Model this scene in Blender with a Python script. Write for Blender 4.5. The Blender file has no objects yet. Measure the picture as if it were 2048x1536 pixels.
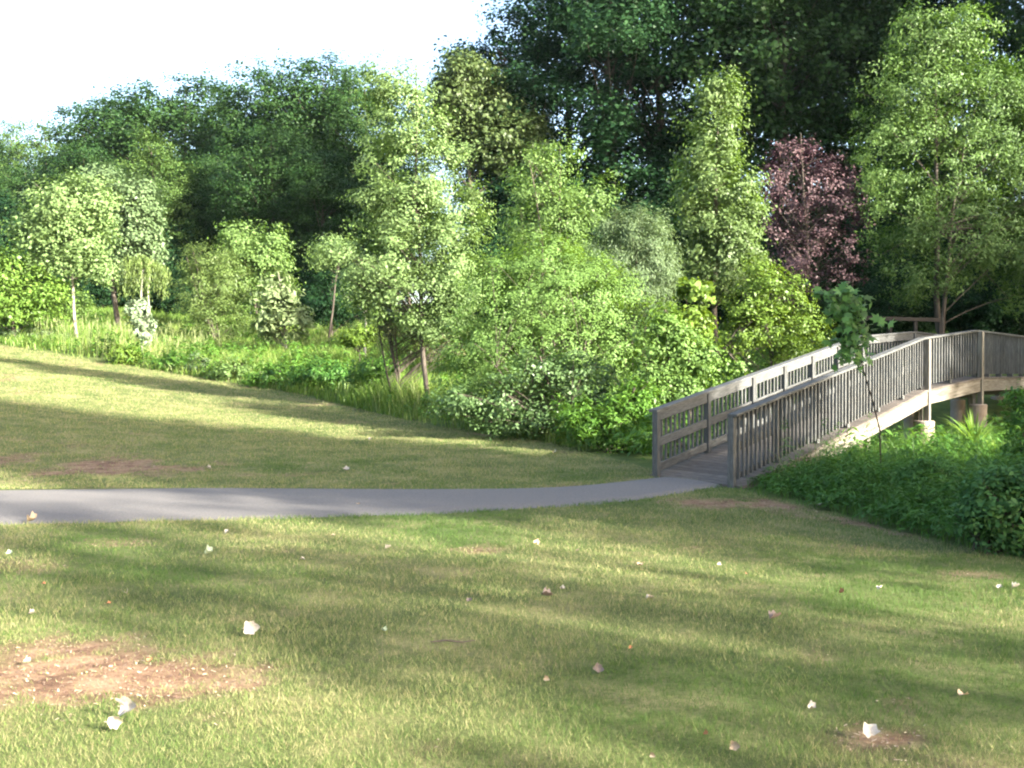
import bpy, math, random
import numpy as np
from mathutils import Vector, Matrix

# ------------------------------------------------------------------ camera, sky, sun, exposure
SC = bpy.context.scene
COL = SC.collection
EYE = 1.6
F = 2100.0            # focal length in photo pixels (2048 wide)
HOR = 745.0           # photo row of the horizon
cam_d = bpy.data.cameras.new('camera')
cam_d.sensor_width = 36.0
cam_d.lens = 36.0 * F / 2048.0
cam_d.clip_start = 0.1
cam_d.clip_end = 2000
cam = bpy.data.objects.new('camera', cam_d)
COL.objects.link(cam)
cam.location = (0, 0, EYE)
cam.rotation_euler = (math.radians(90) - math.atan((768 - HOR) / F), 0, 0)
SC.camera = cam

SUN_EL = math.radians(21)
SH = Vector((-0.82, 0.57, 0)).normalized()      # the way shadows run on the ground
sun_dir = Vector((-SH.x * math.cos(SUN_EL), -SH.y * math.cos(SUN_EL), math.sin(SUN_EL)))
world = bpy.data.worlds.new('World')
SC.world = world
world.use_nodes = True
wn = world.node_tree
wn.nodes.clear()
sky = wn.nodes.new('ShaderNodeTexSky')
sky.sky_type = 'NISHITA'
sky.sun_disc = False
sky.sun_elevation = SUN_EL
sky.sun_rotation = math.atan2(sun_dir.x, sun_dir.y)
sky.air_density = 1.0
sky.dust_density = 3.5
sky.ozone_density = 1.0
bg = wn.nodes.new('ShaderNodeBackground')
bg.inputs['Strength'].default_value = 0.105
wo = wn.nodes.new('ShaderNodeOutputWorld')
wn.links.new(sky.outputs[0], bg.inputs[0])
wn.links.new(bg.outputs[0], wo.inputs[0])
sun_d = bpy.data.lights.new('sun', 'SUN')
sun_d.energy = 5.0
sun_d.angle = math.radians(0.9)
sun_d.color = (1.0, 0.95, 0.84)
sun = bpy.data.objects.new('sun', sun_d)
COL.objects.link(sun)
sun.location = (20, -14, 30)
sun.rotation_euler = sun_dir.to_track_quat('Z', 'Y').to_euler()
SC.view_settings.view_transform = 'Standard'
SC.view_settings.look = 'None'
SC.view_settings.gamma = 1.0
SC.view_settings.use_curve_mapping = False
SC.view_settings.exposure = 2.86
SC.render.engine = 'CYCLES'
SC.cycles.filter_width = 2.1
SC.cycles.max_bounces = 6
SC.cycles.diffuse_bounces = 3
SC.cycles.glossy_bounces = 2
SC.cycles.transmission_bounces = 3
SC.cycles.transparent_max_bounces = 4

HAZE = 0.00006
rng = np.random.default_rng(7)
random.seed(7)

# ------------------------------------------------------------------ helpers
def at(px, py, Y):
    """photo pixel + distance -> world point"""
    return Vector(((px - 1024.0) / F * Y, Y, EYE + (HOR - py) / F * Y))

def tag(o, label=None, cat=None, group=None, kind=None):
    if label: o['label'] = label
    if cat: o['category'] = cat
    if group: o['group'] = group
    if kind: o['kind'] = kind
    return o

def empty(name, loc, label=None, cat=None, group=None):
    o = bpy.data.objects.new(name, None)
    o.empty_display_size = 0.2
    o.location = loc
    COL.objects.link(o)
    return tag(o, label, cat, group)

def link(name, me, parent=None, loc=None):
    o = bpy.data.objects.new(name, me)
    COL.objects.link(o)
    if parent is not None: o.parent = parent
    if loc is not None: o.location = loc
    return o

def np_mesh(name, V, faces, mat, v=None, smooth=False, extra=None):
    """V (n,3); faces: (m,k) array, or a list of such arrays; v: per-vertex float attribute"""
    me = bpy.data.meshes.new(name)
    if not isinstance(faces, (list, tuple)): faces = [faces]
    faces = [np.asarray(f, dtype=np.int32) for f in faces if len(f)]
    V = np.asarray(V, dtype=np.float32)
    me.vertices.add(len(V))
    me.vertices.foreach_set('co', V.ravel())
    loops = np.concatenate([f.ravel() for f in faces])
    sizes = np.concatenate([np.full(len(f), f.shape[1], dtype=np.int32) for f in faces])
    starts = np.concatenate([[0], np.cumsum(sizes)[:-1]]).astype(np.int32)
    me.loops.add(len(loops))
    me.loops.foreach_set('vertex_index', loops)
    me.polygons.add(len(sizes))
    me.polygons.foreach_set('loop_start', starts)
    if smooth: me.polygons.foreach_set('use_smooth', np.ones(len(sizes), dtype=bool))
    if v is not None:
        a = me.attributes.new('v', 'FLOAT', 'POINT')
        a.data.foreach_set('value', np.asarray(v, dtype=np.float32))
    for k, arr in (extra or {}).items():
        a = me.attributes.new(k, 'FLOAT', 'POINT')
        a.data.foreach_set('value', np.asarray(arr, dtype=np.float32))
    me.materials.append(mat)
    me.update(calc_edges=True)
    return me

def vnoise(x, y, s=1.0, seed=0):
    """smooth value noise 0..1"""
    r = np.random.default_rng(seed + 100).random((256, 256))
    X = np.asarray(x) / s + 1000.3; Y = np.asarray(y) / s + 1000.7
    xi = np.floor(X).astype(int); yi = np.floor(Y).astype(int)
    fx = X - xi; fy = Y - yi
    fx = fx * fx * (3 - 2 * fx); fy = fy * fy * (3 - 2 * fy)
    a = r[xi % 256, yi % 256]; b = r[(xi + 1) % 256, yi % 256]
    c = r[xi % 256, (yi + 1) % 256]; d = r[(xi + 1) % 256, (yi + 1) % 256]
    return (a * (1 - fx) + b * fx) * (1 - fy) + (c * (1 - fx) + d * fx) * fy

def fbm(x, y, s=1.0, seed=0, o=4):
    t = 0; w = 0; a = 1.0
    for k in range(o):
        t = t + a * vnoise(x, y, s / 2 ** k, seed + k * 7); w += a; a *= 0.55
    return t / w

# ------------------------------------------------------------------ materials
def newmat(name):
    m = bpy.data.materials.new(name); m.use_nodes = True
    nt = m.node_tree; nt.nodes.clear()
    out = nt.nodes.new('ShaderNodeOutputMaterial')
    return m, nt, out

ALB = 0.72
def ramp(nt, stops, fac=None):
    r = nt.nodes.new('ShaderNodeValToRGB')
    e = r.color_ramp.elements
    while len(e) < len(stops): e.new(0.5)
    for k, (p, c) in enumerate(stops):
        e[k].position = p; e[k].color = (c[0] * ALB, c[1] * ALB, c[2] * ALB, 1)
    if fac is not None: nt.links.new(fac, r.inputs[0])
    return r

def leaf_mat(name, c1, c2, trans=0.35, rough=0.45, back=None, warm=None, spec=0.22):
    m, nt, out = newmat(name)
    at_ = nt.nodes.new('ShaderNodeAttribute'); at_.attribute_name = 'v'
    r = ramp(nt, [(0.0, c1), (1.0, c2)] if warm is None else [(0.0, c1), (0.85, c2), (1.0, warm)], at_.outputs['Fac'])
    col = r.outputs[0]
    if back is not None:
        g = nt.nodes.new('ShaderNodeNewGeometry')
        mx = nt.nodes.new('ShaderNodeMix'); mx.data_type = 'RGBA'
        nt.links.new(g.outputs['Backfacing'], mx.inputs[0])
        nt.links.new(col, mx.inputs[6]); mx.inputs[7].default_value = (back[0] * ALB, back[1] * ALB, back[2] * ALB, 1)
        col = mx.outputs[2]
    p = nt.nodes.new('ShaderNodeBsdfPrincipled')
    p.inputs['Roughness'].default_value = rough
    p.inputs['Specular IOR Level'].default_value = spec
    nt.links.new(col, p.inputs['Base Color'])
    t = nt.nodes.new('ShaderNodeBsdfTranslucent')
    h = nt.nodes.new('ShaderNodeHueSaturation')
    h.inputs['Hue'].default_value = 0.485; h.inputs['Saturation'].default_value = 1.1; h.inputs['Value'].default_value = 1.35
    nt.links.new(col, h.inputs['Color']); nt.links.new(h.outputs[0], t.inputs[0])
    ms = nt.nodes.new('ShaderNodeMixShader'); ms.inputs[0].default_value = trans
    nt.links.new(p.outputs[0], ms.inputs[1]); nt.links.new(t.outputs[0], ms.inputs[2])
    nt.links.new(ms.outputs[0], out.inputs[0])
    return m

def noise_mat(name, stops, scale=8, detail=6, rough=0.85, bump=0.3, bscale=None, stretch=(1, 1, 1), perobj=0.0, coord='Object', spec=0.3, bdist=0.01):
    m, nt, out = newmat(name)
    tc = nt.nodes.new('ShaderNodeTexCoord')
    mp = nt.nodes.new('ShaderNodeMapping'); mp.inputs['Scale'].default_value = stretch
    nt.links.new(tc.outputs[coord], mp.inputs[0])
    vec = mp.outputs[0]
    p = nt.nodes.new('ShaderNodeBsdfPrincipled')
    if perobj:
        oi = nt.nodes.new('ShaderNodeObjectInfo')
        va = nt.nodes.new('ShaderNodeVectorMath'); va.operation = 'ADD'
        mu = nt.nodes.new('ShaderNodeMath'); mu.operation = 'MULTIPLY'; mu.inputs[1].default_value = 37.0
        nt.links.new(oi.outputs['Random'], mu.inputs[0]); nt.links.new(mu.outputs[0], va.inputs[1]); nt.links.new(vec, va.inputs[0])
        vec = va.outputs[0]
    n = nt.nodes.new('ShaderNodeTexNoise'); n.inputs['Scale'].default_value = scale; n.inputs['Detail'].default_value = detail
    n.inputs['Roughness'].default_value = 0.65
    nt.links.new(vec, n.inputs['Vector'])
    r = ramp(nt, stops, n.outputs['Fac'])
    col = r.outputs[0]
    if perobj:
        hs = nt.nodes.new('ShaderNodeHueSaturation')
        mr = nt.nodes.new('ShaderNodeMapRange'); mr.inputs[3].default_value = 1 - perobj; mr.inputs[4].default_value = 1 + perobj
        nt.links.new(oi.outputs['Random'], mr.inputs[0]); nt.links.new(mr.outputs[0], hs.inputs['Value']); nt.links.new(col, hs.inputs['Color'])
        col = hs.outputs[0]
    nt.links.new(col, p.inputs['Base Color'])
    p.inputs['Roughness'].default_value = rough
    p.inputs['Specular IOR Level'].default_value = spec
    if bump:
        n2 = nt.nodes.new('ShaderNodeTexNoise'); n2.inputs['Scale'].default_value = bscale or scale * 3; n2.inputs['Detail'].default_value = 4
        nt.links.new(vec, n2.inputs['Vector'])
        b = nt.nodes.new('ShaderNodeBump'); b.inputs['Strength'].default_value = bump; b.inputs['Distance'].default_value = bdist
        nt.links.new(n2.outputs['Fac'], b.inputs['Height']); nt.links.new(b.outputs[0], p.inputs['Normal'])
    nt.links.new(p.outputs[0], out.inputs[0])
    return m

M_WOOD = noise_mat('weathered_wood', [(0.28, (0.036, 0.038, 0.037)), (0.5, (0.100, 0.102, 0.097)), (0.74, (0.20, 0.20, 0.187))], scale=5, stretch=(1.2, 14, 14), perobj=0.18, rough=0.8, bump=0.35, bscale=14, bdist=0.004)
M_DECK = noise_mat('deck_wood', [(0.28, (0.060, 0.050, 0.042)), (0.5, (0.135, 0.113, 0.094)), (0.74, (0.22, 0.19, 0.16))], scale=5, stretch=(1.2, 14, 14), perobj=0.22, rough=0.85, bump=0.4, bscale=14, bdist=0.004)
M_BEAM = noise_mat('beam_wood', [(0.30, (0.085, 0.070, 0.050)), (0.5, (0.20, 0.178, 0.142)), (0.72, (0.34, 0.31, 0.26))], scale=3, stretch=(0.8, 9, 9), perobj=0.1, rough=0.8, bump=0.3, bscale=10, bdist=0.004)
M_CONC = noise_mat('concrete', [(0.2, (0.24, 0.17, 0.12)), (0.6, (0.36, 0.30, 0.24)), (0.9, (0.44, 0.40, 0.34))], scale=4, rough=0.9, bump=0.3, bscale=60)
M_ASPH = noise_mat('asphalt', [(0.30, (0.150, 0.138, 0.128)), (0.5, (0.190, 0.176, 0.165)), (0.72, (0.240, 0.224, 0.210))], scale=45, detail=6, spec=.08, rough=0.95, bump=0.5, bscale=140, bdist=0.006)
M_BARK = noise_mat('bark_brown', [(0.3, (0.05, 0.038, 0.028)), (0.7, (0.14, 0.115, 0.09))], scale=6, stretch=(1, 1, 0.25), rough=0.9, bump=0.6)
M_BARKG = noise_mat('bark_grey', [(0.3, (0.16, 0.14, 0.11)), (0.7, (0.36, 0.33, 0.28))], scale=6, stretch=(1, 1, 0.25), rough=0.9, bump=0.5)
M_BARKP = noise_mat('bark_pale', [(0.3, (0.22, 0.20, 0.17)), (0.7, (0.46, 0.43, 0.38))], scale=6, stretch=(1, 1, 0.4), rough=0.85, bump=0.4)
M_TWIG = noise_mat('dead_twig', [(0.3, (0.20, 0.10, 0.07)), (0.7, (0.30, 0.17, 0.12))], scale=6, rough=0.9, bump=0)

L_SAGE = leaf_mat('leaf_sage', (0.098, 0.182, 0.040), (0.218, 0.340, 0.092), back=(0.185, 0.275, 0.10), spec=.15)
L_LIGHT = leaf_mat('leaf_light', (0.085, 0.175, 0.03), (0.185, 0.31, 0.065), back=(0.15, 0.24, 0.07), spec=.15)
L_BUSH = leaf_mat('leaf_bush', (0.115, 0.225, 0.034), (0.21, 0.35, 0.066), back=(0.16, 0.27, 0.07), spec=.15)
L_YEL = leaf_mat('leaf_yellow_green', (0.09, 0.165, 0.022), (0.21, 0.32, 0.055))
L_SILV = leaf_mat('leaf_silver', (0.105, 0.17, 0.06), (0.185, 0.27, 0.11), back=(0.17, 0.24, 0.12), spec=.12)
L_COL = leaf_mat('leaf_columnar', (0.07, 0.145, 0.026), (0.175, 0.28, 0.062), back=(0.14, 0.21, 0.07), spec=.18)
L_PURP = leaf_mat('leaf_purple', (0.06, 0.028, 0.038), (0.155, 0.082, 0.097), trans=0.15, rough=0.5, back=(0.15, 0.092, 0.096), spec=.15)
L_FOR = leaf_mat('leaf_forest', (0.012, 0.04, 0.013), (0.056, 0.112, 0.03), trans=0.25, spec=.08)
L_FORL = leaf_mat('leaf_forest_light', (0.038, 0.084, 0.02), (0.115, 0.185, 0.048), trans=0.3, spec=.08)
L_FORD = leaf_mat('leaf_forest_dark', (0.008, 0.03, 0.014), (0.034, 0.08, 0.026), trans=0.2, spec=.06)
L_RIGHT = leaf_mat('leaf_right', (0.042, 0.105, 0.018), (0.13, 0.235, 0.045), back=(0.14, 0.23, 0.07), spec=.15)
L_SYC = leaf_mat('leaf_broad', (0.095, 0.215, 0.055), (0.17, 0.33, 0.085), trans=0.35, back=(0.18, 0.28, 0.13))
L_WHITE = leaf_mat('leaf_whitish', (0.16, 0.24, 0.12), (0.36, 0.44, 0.28), trans=0.2)
L_HERB = leaf_mat('leaf_herb', (0.055, 0.145, 0.022), (0.150, 0.290, 0.050))
L_HERBD = leaf_mat('leaf_herb_dark', (0.04, 0.125, 0.028), (0.12, 0.255, 0.05), spec=.15)
L_TALLG = leaf_mat('tall_grass_blades', (0.085, 0.180, 0.024), (0.23, 0.33, 0.070), warm=(0.30, 0.33, 0.13))
L_GRASS = leaf_mat('lawn_blades', (0.055, 0.125, 0.024), (0.16, 0.228, 0.062), warm=(0.44, 0.38, 0.20), trans=0.3, rough=0.55, spec=.12)
L_IRIS = leaf_mat('leaf_iris', (0.12, 0.24, 0.04), (0.26, 0.40, 0.10), trans=0.4)

def dead_leaf_mat(name, c1, c2):
    return noise_mat(name, [(0.3, c1), (0.7, c2)], scale=18, rough=0.75, bump=0.3, bscale=40, bdist=0.003)
D_WHITE = dead_leaf_mat('dry_leaf_pale', (0.34, 0.29, 0.23), (0.56, 0.51, 0.44))
D_TAN = dead_leaf_mat('dry_leaf_tan', (0.34, 0.24, 0.15), (0.52, 0.40, 0.27))
D_BROWN = dead_leaf_mat('dry_leaf_brown', (0.14, 0.10, 0.08), (0.28, 0.22, 0.19))
D_ORANGE = dead_leaf_mat('dry_leaf_orange', (0.26, 0.10, 0.05), (0.40, 0.19, 0.09))
D_GREEN = dead_leaf_mat('limp_leaf_green', (0.32, 0.40, 0.24), (0.50, 0.56, 0.38))

# ------------------------------------------------------------------ terrain
def w(px, py, Y):
    p = at(px, py, Y); return (p.x, p.y, p.z)
CT = [(0, 0, 0), (-5, 0, 0), (5, 0, 0), (0, -20, 0.1), (-30, -20, 0.4), (30, -20, -0.1), (0, 4.2, 0), (-2.5, 5, 0.0), (2.5, 5, 0), (-5, 8, 0), (0, 9, 0),
      (4.6, 9.3, -.10), (4.0, 6, -0.02), (-6, 12, .02), (0, 12.6, 0), (2.8, 14.9, 0), (3.2, 14.6, -.03), (2.3, 16.1, 0), (0, 15.5, 0), (-7, 14.3, .03), (-12, 12, 0.15), (-20, 10, .4),
      (-9.8, 19, 0.22), (-3, 18, .08), w(0, 760, 34), w(0, 830, 24), w(0, 690, 45), w(200, 722, 41), w(480, 770, 36), w(700, 818, 30), w(850, 850, 26), w(1100, 887, 21.5), w(1290, 940, 17.2),
      (-26, 30, 2.0), (-40, 45, 4.5), (-10, 26, .55), (-16, 33, 1.75),
      (4.0, 13.5, -.12), (5.0, 12, -.2), (7, 14, -.25), (9, 18, -.2), (11, 14, -.2), (14, 20, -.1), (14, 8, -.2), (7.8, 20.4, .0), (10, 22.5, -.1), (5, 19, 0), (3, 24, .2), (8, 26, .1), (12, 28, .4), (17, 27, .4), (22, 26, .6),
      (0, 29, .6), (-4, 34, 1.1), (-9, 45, 2.1), (-9, 60, 3.7), (-22, 60, 4.2), (-40, 62, 5.5), (6, 38, 1.9), (8, 45, 3.0), (14, 40, 2.3), (22, 42, 2.6), (0, 48, 2.8),
      (0, 75, 6), (25, 70, 6), (-30, 85, 6.5), (-60, 90, 8), (60, 60, 5), (0, 120, 9.5), (60, 120, 9), (-70, 130, 9.5), (0, 260, 8), (-260, 260, 8), (260, 260, 8), (260, 0, 0), (-260, 0, 6), (0, -260, 0), (100, 10, 1), (-100, 10, 5)]
CT = np.array(CT, dtype=float)
def tps_fit(P):
    n = len(P); d = np.hypot(P[:, None, 0] - P[None, :, 0], P[:, None, 1] - P[None, :, 1]) + 1e-9
    K = d * 1.0            # biharmonic-like linear kernel: no overshoot
    A = np.zeros((n + 3, n + 3)); A[:n, :n] = K
    A[:n, n] = 1; A[:n, n + 1:n + 3] = P[:, :2]; A[n, :n] = 1; A[n + 1:, :n] = P[:, :2].T
    return np.linalg.solve(A, np.concatenate([P[:, 2], [0, 0, 0]]))
TW = tps_fit(CT)
def gz(x, y):
    x = np.atleast_1d(np.asarray(x, float)); y = np.atleast_1d(np.asarray(y, float))
    sh = x.shape; x = x.ravel(); y = y.ravel(); z = np.empty_like(x)
    for i in range(0, len(x), 40000):
        a, b = x[i:i + 40000], y[i:i + 40000]
        d = np.sqrt((a[:, None] - CT[None, :, 0]) ** 2 + (b[:, None] - CT[None, :, 1]) ** 2 + 0.6)
        z[i:i + 40000] = d @ TW[:-3] + TW[-3] + TW[-2] * a + TW[-1] * b
    return z.reshape(sh)
def g1(x, y): return float(gz([x], [y])[0])
def ground_at(px, py):
    """where the view ray of a photo pixel meets the terrain"""
    Y = np.linspace(3, 120, 1200)
    X = (px - 1024) / F * Y; Z = EYE + (HOR - py) / F * Y
    dz = Z - gz(X, Y)
    k = int(np.argmax(dz <= 0)) if (dz <= 0).any() else len(Y) - 1
    if k > 0:
        t = dz[k - 1] / (dz[k - 1] - dz[k] + 1e-9); Yk = Y[k - 1] + t * (Y[k] - Y[k - 1])
    else: Yk = Y[0]
    x = (px - 1024) / F * Yk
    return Vector((x, Yk, g1(x, Yk)))

EDGE = np.array([(-260, 160), (-80, 80), (-35, 55), (-21.9, 45), (-16.1, 41), (-9.3, 36), (-4.6, 30), (-2.15, 26), (.78, 21.5), (2.15, 17.6), (2.45, 16.0), (3.1, 14.6), (3.75, 13.4), (4.2, 12.0), (4.35, 10.7), (4.7, 9.3), (6, 7.2), (9, 4), (14, 1), (40, -10), (260, -60)], float)
def edgeY(x): return np.interp(x, EDGE[:, 0], EDGE[:, 1])

# the path's two edges (world)
top_px = [(-1400, 985), (-600, 982), (0, 978), (400, 974), (800, 978), (1000, 978), (1120, 975), (1220, 966), (1318, 955)]
low_px = [(-1400, 1075), (-600, 1062), (0, 1048), (300, 1041), (600, 1034), (850, 1028), (1100, 1014), (1290, 999), (1452, 971)]
def smooth_line(pts, n=60):
    P = [ground_at(a, b) for a, b in pts]
    P = np.array([(p.x, p.y) for p in P]); t = np.concatenate([[0], np.cumsum(np.hypot(*np.diff(P, axis=0).T))]); 
    P = P.copy(); t0 = P[0]; P[0] = P[1] + (P[0] - P[1]) / np.linalg.norm(P[0] - P[1]) * 60
    t = np.concatenate([[0], np.cumsum(np.hypot(*np.diff(P, axis=0).T))]); s = np.concatenate([np.linspace(0, .75, 10, endpoint=False) * (60 / t[-1]) / .75 * .98, np.linspace(60 / t[-1], 1, n - 10)]); t /= t[-1]
    Q = np.stack([np.interp(s, t, P[:, 0]), np.interp(s, t, P[:, 1])], 1)
    for _ in range(3): Q[1:-1] = (Q[:-2] + 2 * Q[1:-1] + Q[2:]) / 4
    return Q
PT, PL = smooth_line(top_px), smooth_line(low_px)
def in_path(x, y, m=0.0):
    yt = np.interp(x, PT[:, 0], PT[:, 1]); yl = np.interp(x, PL[:, 0], PL[:, 1])
    inside = (y < yt + m) & (y > yl - m) & (x < PL[-1, 0] + m)
    # beyond the far corner the strip ends on the line between the two last points
    a, b = PT[-1], PL[-1]
    side = (b[0] - a[0]) * (y - a[1]) - (b[1] - a[1]) * (x - a[0])
    return inside & (side < 0 + m)

# bare soil patches (photo px centre, radii in px) -> world ellipses
SOIL = [(170, 1335, 330, 75, 1.0), (60, 1345, 200, 50, .6), (180, 930, 200, 16, 1.0), (330, 945, 60, 10, .6), (30, 915, 60, 14, .8), (1455, 1007, 110, 10, 1.0), (1790, 1478, 110, 26, 1.0), (1800, 1050, 110, 16, .9), (1560, 1017, 90, 12, .5),
        (950, 1100, 70, 8, .7), (1040, 985, 60, 5, .6), (250, 1085, 120, 10, .55), (60, 1135, 80, 10, .5), (980, 868, 60, 5, .8), (1960, 1148, 90, 8, .6), (460, 1310, 90, 22, .5), (1800, 1410, 60, 10, .4), (1640, 1315, 40, 8, .5), (430, 1440, 60, 14, .45), (860, 1500, 80, 14, .3), (700, 805, 60, 4, .8), (1380, 1095, 50, 7, .5), (1840, 1065, 80, 20, .7), (1690, 920, 50, 20, .9)]
SO = []
for (px, py, rx, ry, s) in SOIL:
    c = ground_at(px, py); a = ground_at(px + rx, py); b = ground_at(px, py - ry); b2 = ground_at(px, py + ry)
    SO.append((c.x, c.y, max(abs(a.x - c.x), .1), max((b.y - b2.y) / 2, .12), s))
def soil(x, y):
    m = np.zeros_like(x)
    nz = fbm(x, y, 0.75, 3, 4); nz2 = fbm(x, y, .16, 8, 3)
    for cx, cy, rx, ry, s in SO:
        d = np.sqrt(((x - cx) / rx) ** 2 + ((y - cy) / ry) ** 2)
        m = np.maximum(m, s * np.clip((1.15 - d - (nz - .5) * 2.2 - (nz2 - .5) * 1.6) * 1.5, 0, 1))
    bare = np.clip((fbm(x, y, 1.3, 21, 5) - .66) * 9, 0, 1) * .5
    m = np.maximum(m, bare)
    return m

# ground sheet: fine near, coarse to the horizon
def axis(lo, flo, fhi, hi, step):
    a = np.arange(flo, fhi, step)
    L = flo - np.geomspace(step, flo - lo, 40)[::-1]; R = fhi + np.geomspace(step, hi - fhi, 40) - step
    return np.concatenate([L, a, R])
gx = axis(-700, -17, 13, 700, .16); gy = axis(-500, 3, 36, 900, .16)
GX, GY = np.meshgrid(gx, gy)
lim = np.clip(1 - (np.maximum(np.hypot(GX, GY) - 240, 0)) / 200, 0, 1)
GZ = gz(np.clip(GX, -260, 260), np.clip(GY, -260, 260)) * lim + (fbm(GX, GY, 1.1, 5) - .5) * .035
ip = in_path(GX, GY, .12)
GZ = np.where(ip, gz(GX, GY) - 0.015, GZ)
S = soil(GX, GY)
GZ -= S * .012
beyond = np.clip((GY - edgeY(GX)) / .5, 0, 1)
n1, n2 = len(gx), len(gy)
idx = np.arange(n1 * n2).reshape(n2, n1)
q = np.stack([idx[:-1, :-1], idx[:-1, 1:], idx[1:, 1:], idx[1:, :-1]], -1).reshape(-1, 4)
m, nt, out = newmat('ground_soil_and_thatch')
a_s = nt.nodes.new('ShaderNodeAttribute'); a_s.attribute_name = 'soil'
a_b = nt.nodes.new('ShaderNodeAttribute'); a_b.attribute_name = 'beyond'
tc = nt.nodes.new('ShaderNodeTexCoord')
def nz_(scale, detail=8, rough=.6):
    n = nt.nodes.new('ShaderNodeTexNoise'); n.inputs['Scale'].default_value = scale; n.inputs['Detail'].default_value = detail; n.inputs['Roughness'].default_value = rough
    nt.links.new(tc.outputs['Object'], n.inputs['Vector']); return n
gr = ramp(nt, [(0.32, (0.080, 0.120, 0.030)), (0.5, (0.165, 0.190, 0.062)), (0.66, (0.34, 0.30, 0.135))], nz_(1.1, 10, .7).outputs['Fac'])
gr2 = ramp(nt, [(0.3, (0.69, 0.69, 0.69)), (0.7, (1.56, 1.56, 1.56))], nz_(38, 6, .75).outputs['Fac'])
mul = nt.nodes.new('ShaderNodeMix'); mul.data_type = 'RGBA'; mul.blend_type = 'MULTIPLY'; mul.inputs[0].default_value = 1
nt.links.new(gr.outputs[0], mul.inputs[6]); nt.links.new(gr2.outputs[0], mul.inputs[7])
so = ramp(nt, [(0.36, (0.080, 0.040, 0.026)), (0.48, (0.23, 0.135, 0.082)), (0.62, (0.42, 0.285, 0.175))], nz_(3.2, 14, .85).outputs['Fac'])
mx1 = nt.nodes.new('ShaderNodeMix'); mx1.data_type = 'RGBA'
nt.links.new(a_s.outputs['Fac'], mx1.inputs[0]); nt.links.new(mul.outputs[2], mx1.inputs[6]); nt.links.new(so.outputs[0], mx1.inputs[7])
dk = ramp(nt, [(0.3, (0.050, 0.085, 0.022)), (0.7, (0.130, 0.175, 0.045))], nz_(2, 8).outputs['Fac'])
mx2 = nt.nodes.new('ShaderNodeMix'); mx2.data_type = 'RGBA'
nt.links.new(a_b.outputs['Fac'], mx2.inputs[0]); nt.links.new(mx1.outputs[2], mx2.inputs[6]); nt.links.new(dk.outputs[0], mx2.inputs[7])
p = nt.nodes.new('ShaderNodeBsdfPrincipled'); p.inputs['Roughness'].default_value = .95; p.inputs['Specular IOR Level'].default_value = .15
nt.links.new(mx2.outputs[2], p.inputs['Base Color'])
bp = nt.nodes.new('ShaderNodeBump'); bp.inputs['Strength'].default_value = .8; bp.inputs['Distance'].default_value = .03
nt.links.new(nz_(26, 8, .8).outputs['Fac'], bp.inputs['Height']); nt.links.new(bp.outputs[0], p.inputs['Normal'])
nt.links.new(p.outputs[0], out.inputs[0])
gm = np_mesh('ground', np.stack([GX.ravel(), GY.ravel(), GZ.ravel()], 1), q, m, smooth=True, extra={'soil': S.ravel() * (1 - beyond.ravel()), 'beyond': beyond.ravel()})
tag(link('ground', gm), kind='structure')

# path: a thick asphalt strip with ragged shoulders
NP = 900; NC = 13
s = np.linspace(0, 1, NP)
def rs(Q): 
    t = np.linspace(0, 1, len(Q)); return np.stack([np.interp(s, t, Q[:, 0]), np.interp(s, t, Q[:, 1])], 1)
A, B = rs(PT), rs(PL)
V = []
for k in range(NC):
    f = k / (NC - 1)
    R = A * (1 - f) + B * f
    if k in (0, NC - 1):
        nrm = (B - A) / np.linalg.norm(B - A, axis=1)[:, None] * (1 if k else -1)
        R = R + nrm * ((fbm(R[:, 0], R[:, 1], .45, 11, 5) - .5) * .26)[:, None]
    z = gz(R[:, 0], R[:, 1]) + .012 + .015 * math.sin(math.pi * f)
    if k in (0, NC - 1): z -= .03
    V.append(np.column_stack([R, z]))
V = np.stack(V, 1).reshape(-1, 3)
idx = np.arange(NP * NC).reshape(NP, NC)
q = np.stack([idx[:-1, :-1], idx[:-1, 1:], idx[1:, 1:], idx[1:, :-1]], -1).reshape(-1, 4)[:, ::-1]
tag(link('path', np_mesh('path', V, q, M_ASPH, smooth=True)), kind='structure')

# ------------------------------------------------------------------ lawn blades
def blades(x, y, z, h, wd, lean, v, segs=1):
    n = len(x)
    th = rng.random(n) * 2 * np.pi
    dx, dy = np.cos(th), np.sin(th)
    ph = rng.random(n) * 2 * np.pi
    lx, ly = np.cos(ph) * lean * h, np.sin(ph) * lean * h
    if segs == 1:
        V = np.empty((n, 3, 3))
        V[:, 0] = np.stack([x - dx * wd / 2, y - dy * wd / 2, z], 1)
        V[:, 1] = np.stack([x + dx * wd / 2, y + dy * wd / 2, z], 1)
        V[:, 2] = np.stack([x + lx, y + ly, z + h], 1)
        Fc = np.arange(n * 3).reshape(n, 3)
        return V.reshape(-1, 3), [Fc], np.repeat(v, 3)
    V = np.empty((n, 5, 3))
    V[:, 0] = np.stack([x - dx * wd / 2, y - dy * wd / 2, z], 1)
    V[:, 1] = np.stack([x + dx * wd / 2, y + dy * wd / 2, z], 1)
    V[:, 2] = np.stack([x + dx * wd * .4 + lx * .3, y + dy * wd * .4 + ly * .3, z + h * .6], 1)
    V[:, 3] = np.stack([x - dx * wd * .4 + lx * .3, y - dy * wd * .4 + ly * .3, z + h * .6], 1)
    V[:, 4] = np.stack([x + lx, y + ly, z + h], 1)
    o = np.arange(n)[:, None] * 5
    return V.reshape(-1, 3), [o + np.array([[0, 1, 2, 3]]), o + np.array([[3, 2, 4]])], np.repeat(v, 5)

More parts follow.
